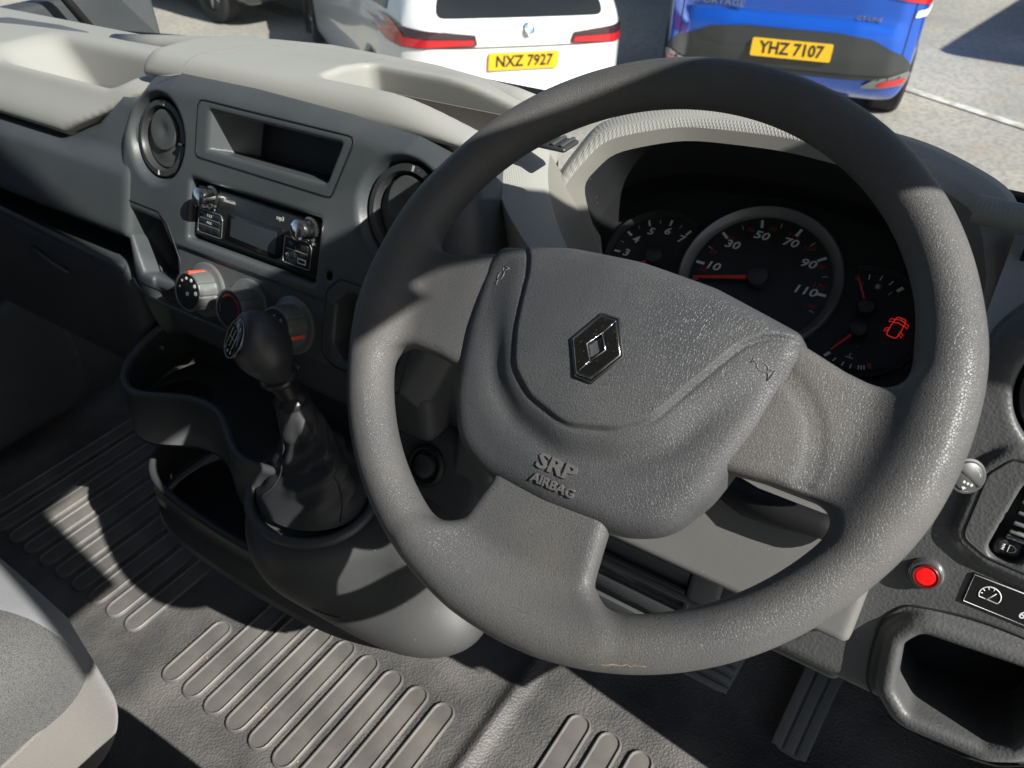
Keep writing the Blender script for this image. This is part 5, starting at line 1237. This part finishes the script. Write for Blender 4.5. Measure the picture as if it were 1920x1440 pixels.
for sx in (-1, 1):
    bpatch('reflector_surround', [(sx*a, b) for a, b in round_poly([(0.50, 0.385), (0.80, 0.395), (0.84, 0.45), (0.80, 0.485), (0.60, 0.455)], 0.02, 3)], M_satin, off=0.014)
    bpatch('reflector', [(sx*a, b) for a, b in round_poly([(0.60, 0.402), (0.78, 0.408), (0.80, 0.448), (0.66, 0.445)], 0.015, 3)], M_tail, off=0.020)
    bpatch('tail_lamp', [(sx*a, b) for a, b in round_poly([(0.52, 0.965), (0.84, 0.895), (0.90, 0.92), (0.90, 1.05), (0.56, 1.03)], 0.02, 3)], M_tail, off=0.010)
    bpatch('indicator_lamp', [(sx*a, b) for a, b in round_poly([(0.74, 0.825), (0.86, 0.835), (0.87, 0.875), (0.75, 0.870)], 0.012, 3)], M_white, off=0.010)
    bpatch('side_window', [(0.75, 1.14), (1.65, 1.12), (1.68, 1.50), (0.95, 1.52)], M_cglass, 'left' if sx < 0 else 'right')
    bpatch('side_window', [(1.75, 1.12), (2.95, 1.10), (2.35, 1.48), (1.78, 1.50)], M_cglass, 'left' if sx < 0 else 'right')
    bpatch('tailgate_seam', [(sx*0.735, 0.58), (sx*0.741, 0.58), (sx*0.741, 0.95), (sx*0.735, 0.95)], M_trim, off=0.004)
bpatch('rear_window', round_poly([(-0.64, 1.17), (0.64, 1.17), (0.52, 1.46), (-0.52, 1.46)], 0.05, 4), M_cglass)
bpatch('windscreen', [(-0.58, 2.52), (0.58, 2.52), (0.66, 3.05), (-0.66, 3.05)], M_cglass, 'top')
plate(bcar, bspot, MB_, 0.03, 0.60, 'YHZ 7107')
btext('SPORTAGE', -0.50, 0.845, 0.058, M_satin, sx=1.25, depth=0.002); btext('GT-LINE', 0.47, 0.815, 0.036, M_satin, sx=1.2, depth=0.002); btext('KIA', 0.02, 1.015, 0.11, M_satin, sx=1.5, bold=0.002)
# two dark cars further back
def plain_car(label, M_, col):
    c_, pt, sp_, tx = car('parked_car', label, M_, col, side_w, plan_w, front_w, ((0.86, 0.33), (3.72, 0.33)), h=0.05)
    for ax_ in ('left', 'right'):
        pt('side_window', [(0.55, 1.03), (1.55, 1.00), (1.60, 1.36), (0.75, 1.36)], M_cglass, ax_); pt('side_window', [(1.65, 1.00), (2.95, 0.98), (2.35, 1.33), (1.70, 1.36)], M_cglass, ax_)
    pt('rear_window', round_poly([(-0.62, 1.045), (0.62, 1.045), (0.52, 1.34), (-0.52, 1.34)], 0.05, 4), M_cglass)
    for sx in (-1, 1): pt('tail_lamp', [(sx*a, b) for a, b in round_poly([(0.40, 0.885), (0.86, 0.87), (0.88, 1.0), (0.42, 0.95)], 0.015, 3)], M_tail)
plain_car('dark grey car parked beyond the white estate car', car_matrix((-6.9, 6.35, GROUND_Z), 80), paint('dark_grey_paint', (0.05, 0.052, 0.055)))
plain_car('black car parked in the gap between white and blue cars', car_matrix((-3.9, 10.6, GROUND_Z), 20), paint('black_paint', (0.012, 0.012, 0.013)))
# unseen tall van added off to the right to cast shade on the yard
side_v = [(0.05, 0.35), (0.0, 0.5), (0.02, 2.2), (0.10, 2.32), (3.6, 2.32), (3.9, 2.22), (4.7, 1.30), (5.2, 1.10), (5.3, 0.6), (5.2, 0.3)]
plan_v = [(0, 0.0), (0.80, 0.0), (0.95, 0.06), (1.0, 0.3), (1.0, 4.4), (0.92, 5.0), (0.6, 5.3), (0, 5.32), (-0.2, 5.3), (-0.2, 0)]
front_v = [(-0.2, 0.25), (0.90, 0.25), (1.0, 0.40), (1.0, 1.2), (0.95, 2.15), (0.86, 2.3), (-0.2, 2.33)]
vv_, vp_, vs_2, vt_ = car('added_shade_van', 'unseen tall white panel van added to shade the yard', car_matrix((2.95, 7.55, GROUND_Z), -8), M_wp, side_v, plan_v, front_v, ((0.95, 0.34), (4.3, 0.34)), h=0.06)
vv_['category'] = 'van'
for sx in (-1, 1):
    vp_('rear_door', [(sx*0.03, 0.6), (sx*0.82, 0.6), (sx*0.80, 2.1), (sx*0.03, 2.1)], M_wp, off=0.02)
    vp_('tail_lamp', [(sx*0.86, 0.8), (sx*0.95, 0.8), (sx*0.95, 1.3), (sx*0.86, 1.3)], M_tail)
    vp_('side_window', [(3.3, 1.3), (4.2, 1.3), (3.9, 1.9), (3.3, 1.9)], M_cglass, 'left' if sx < 0 else 'right')
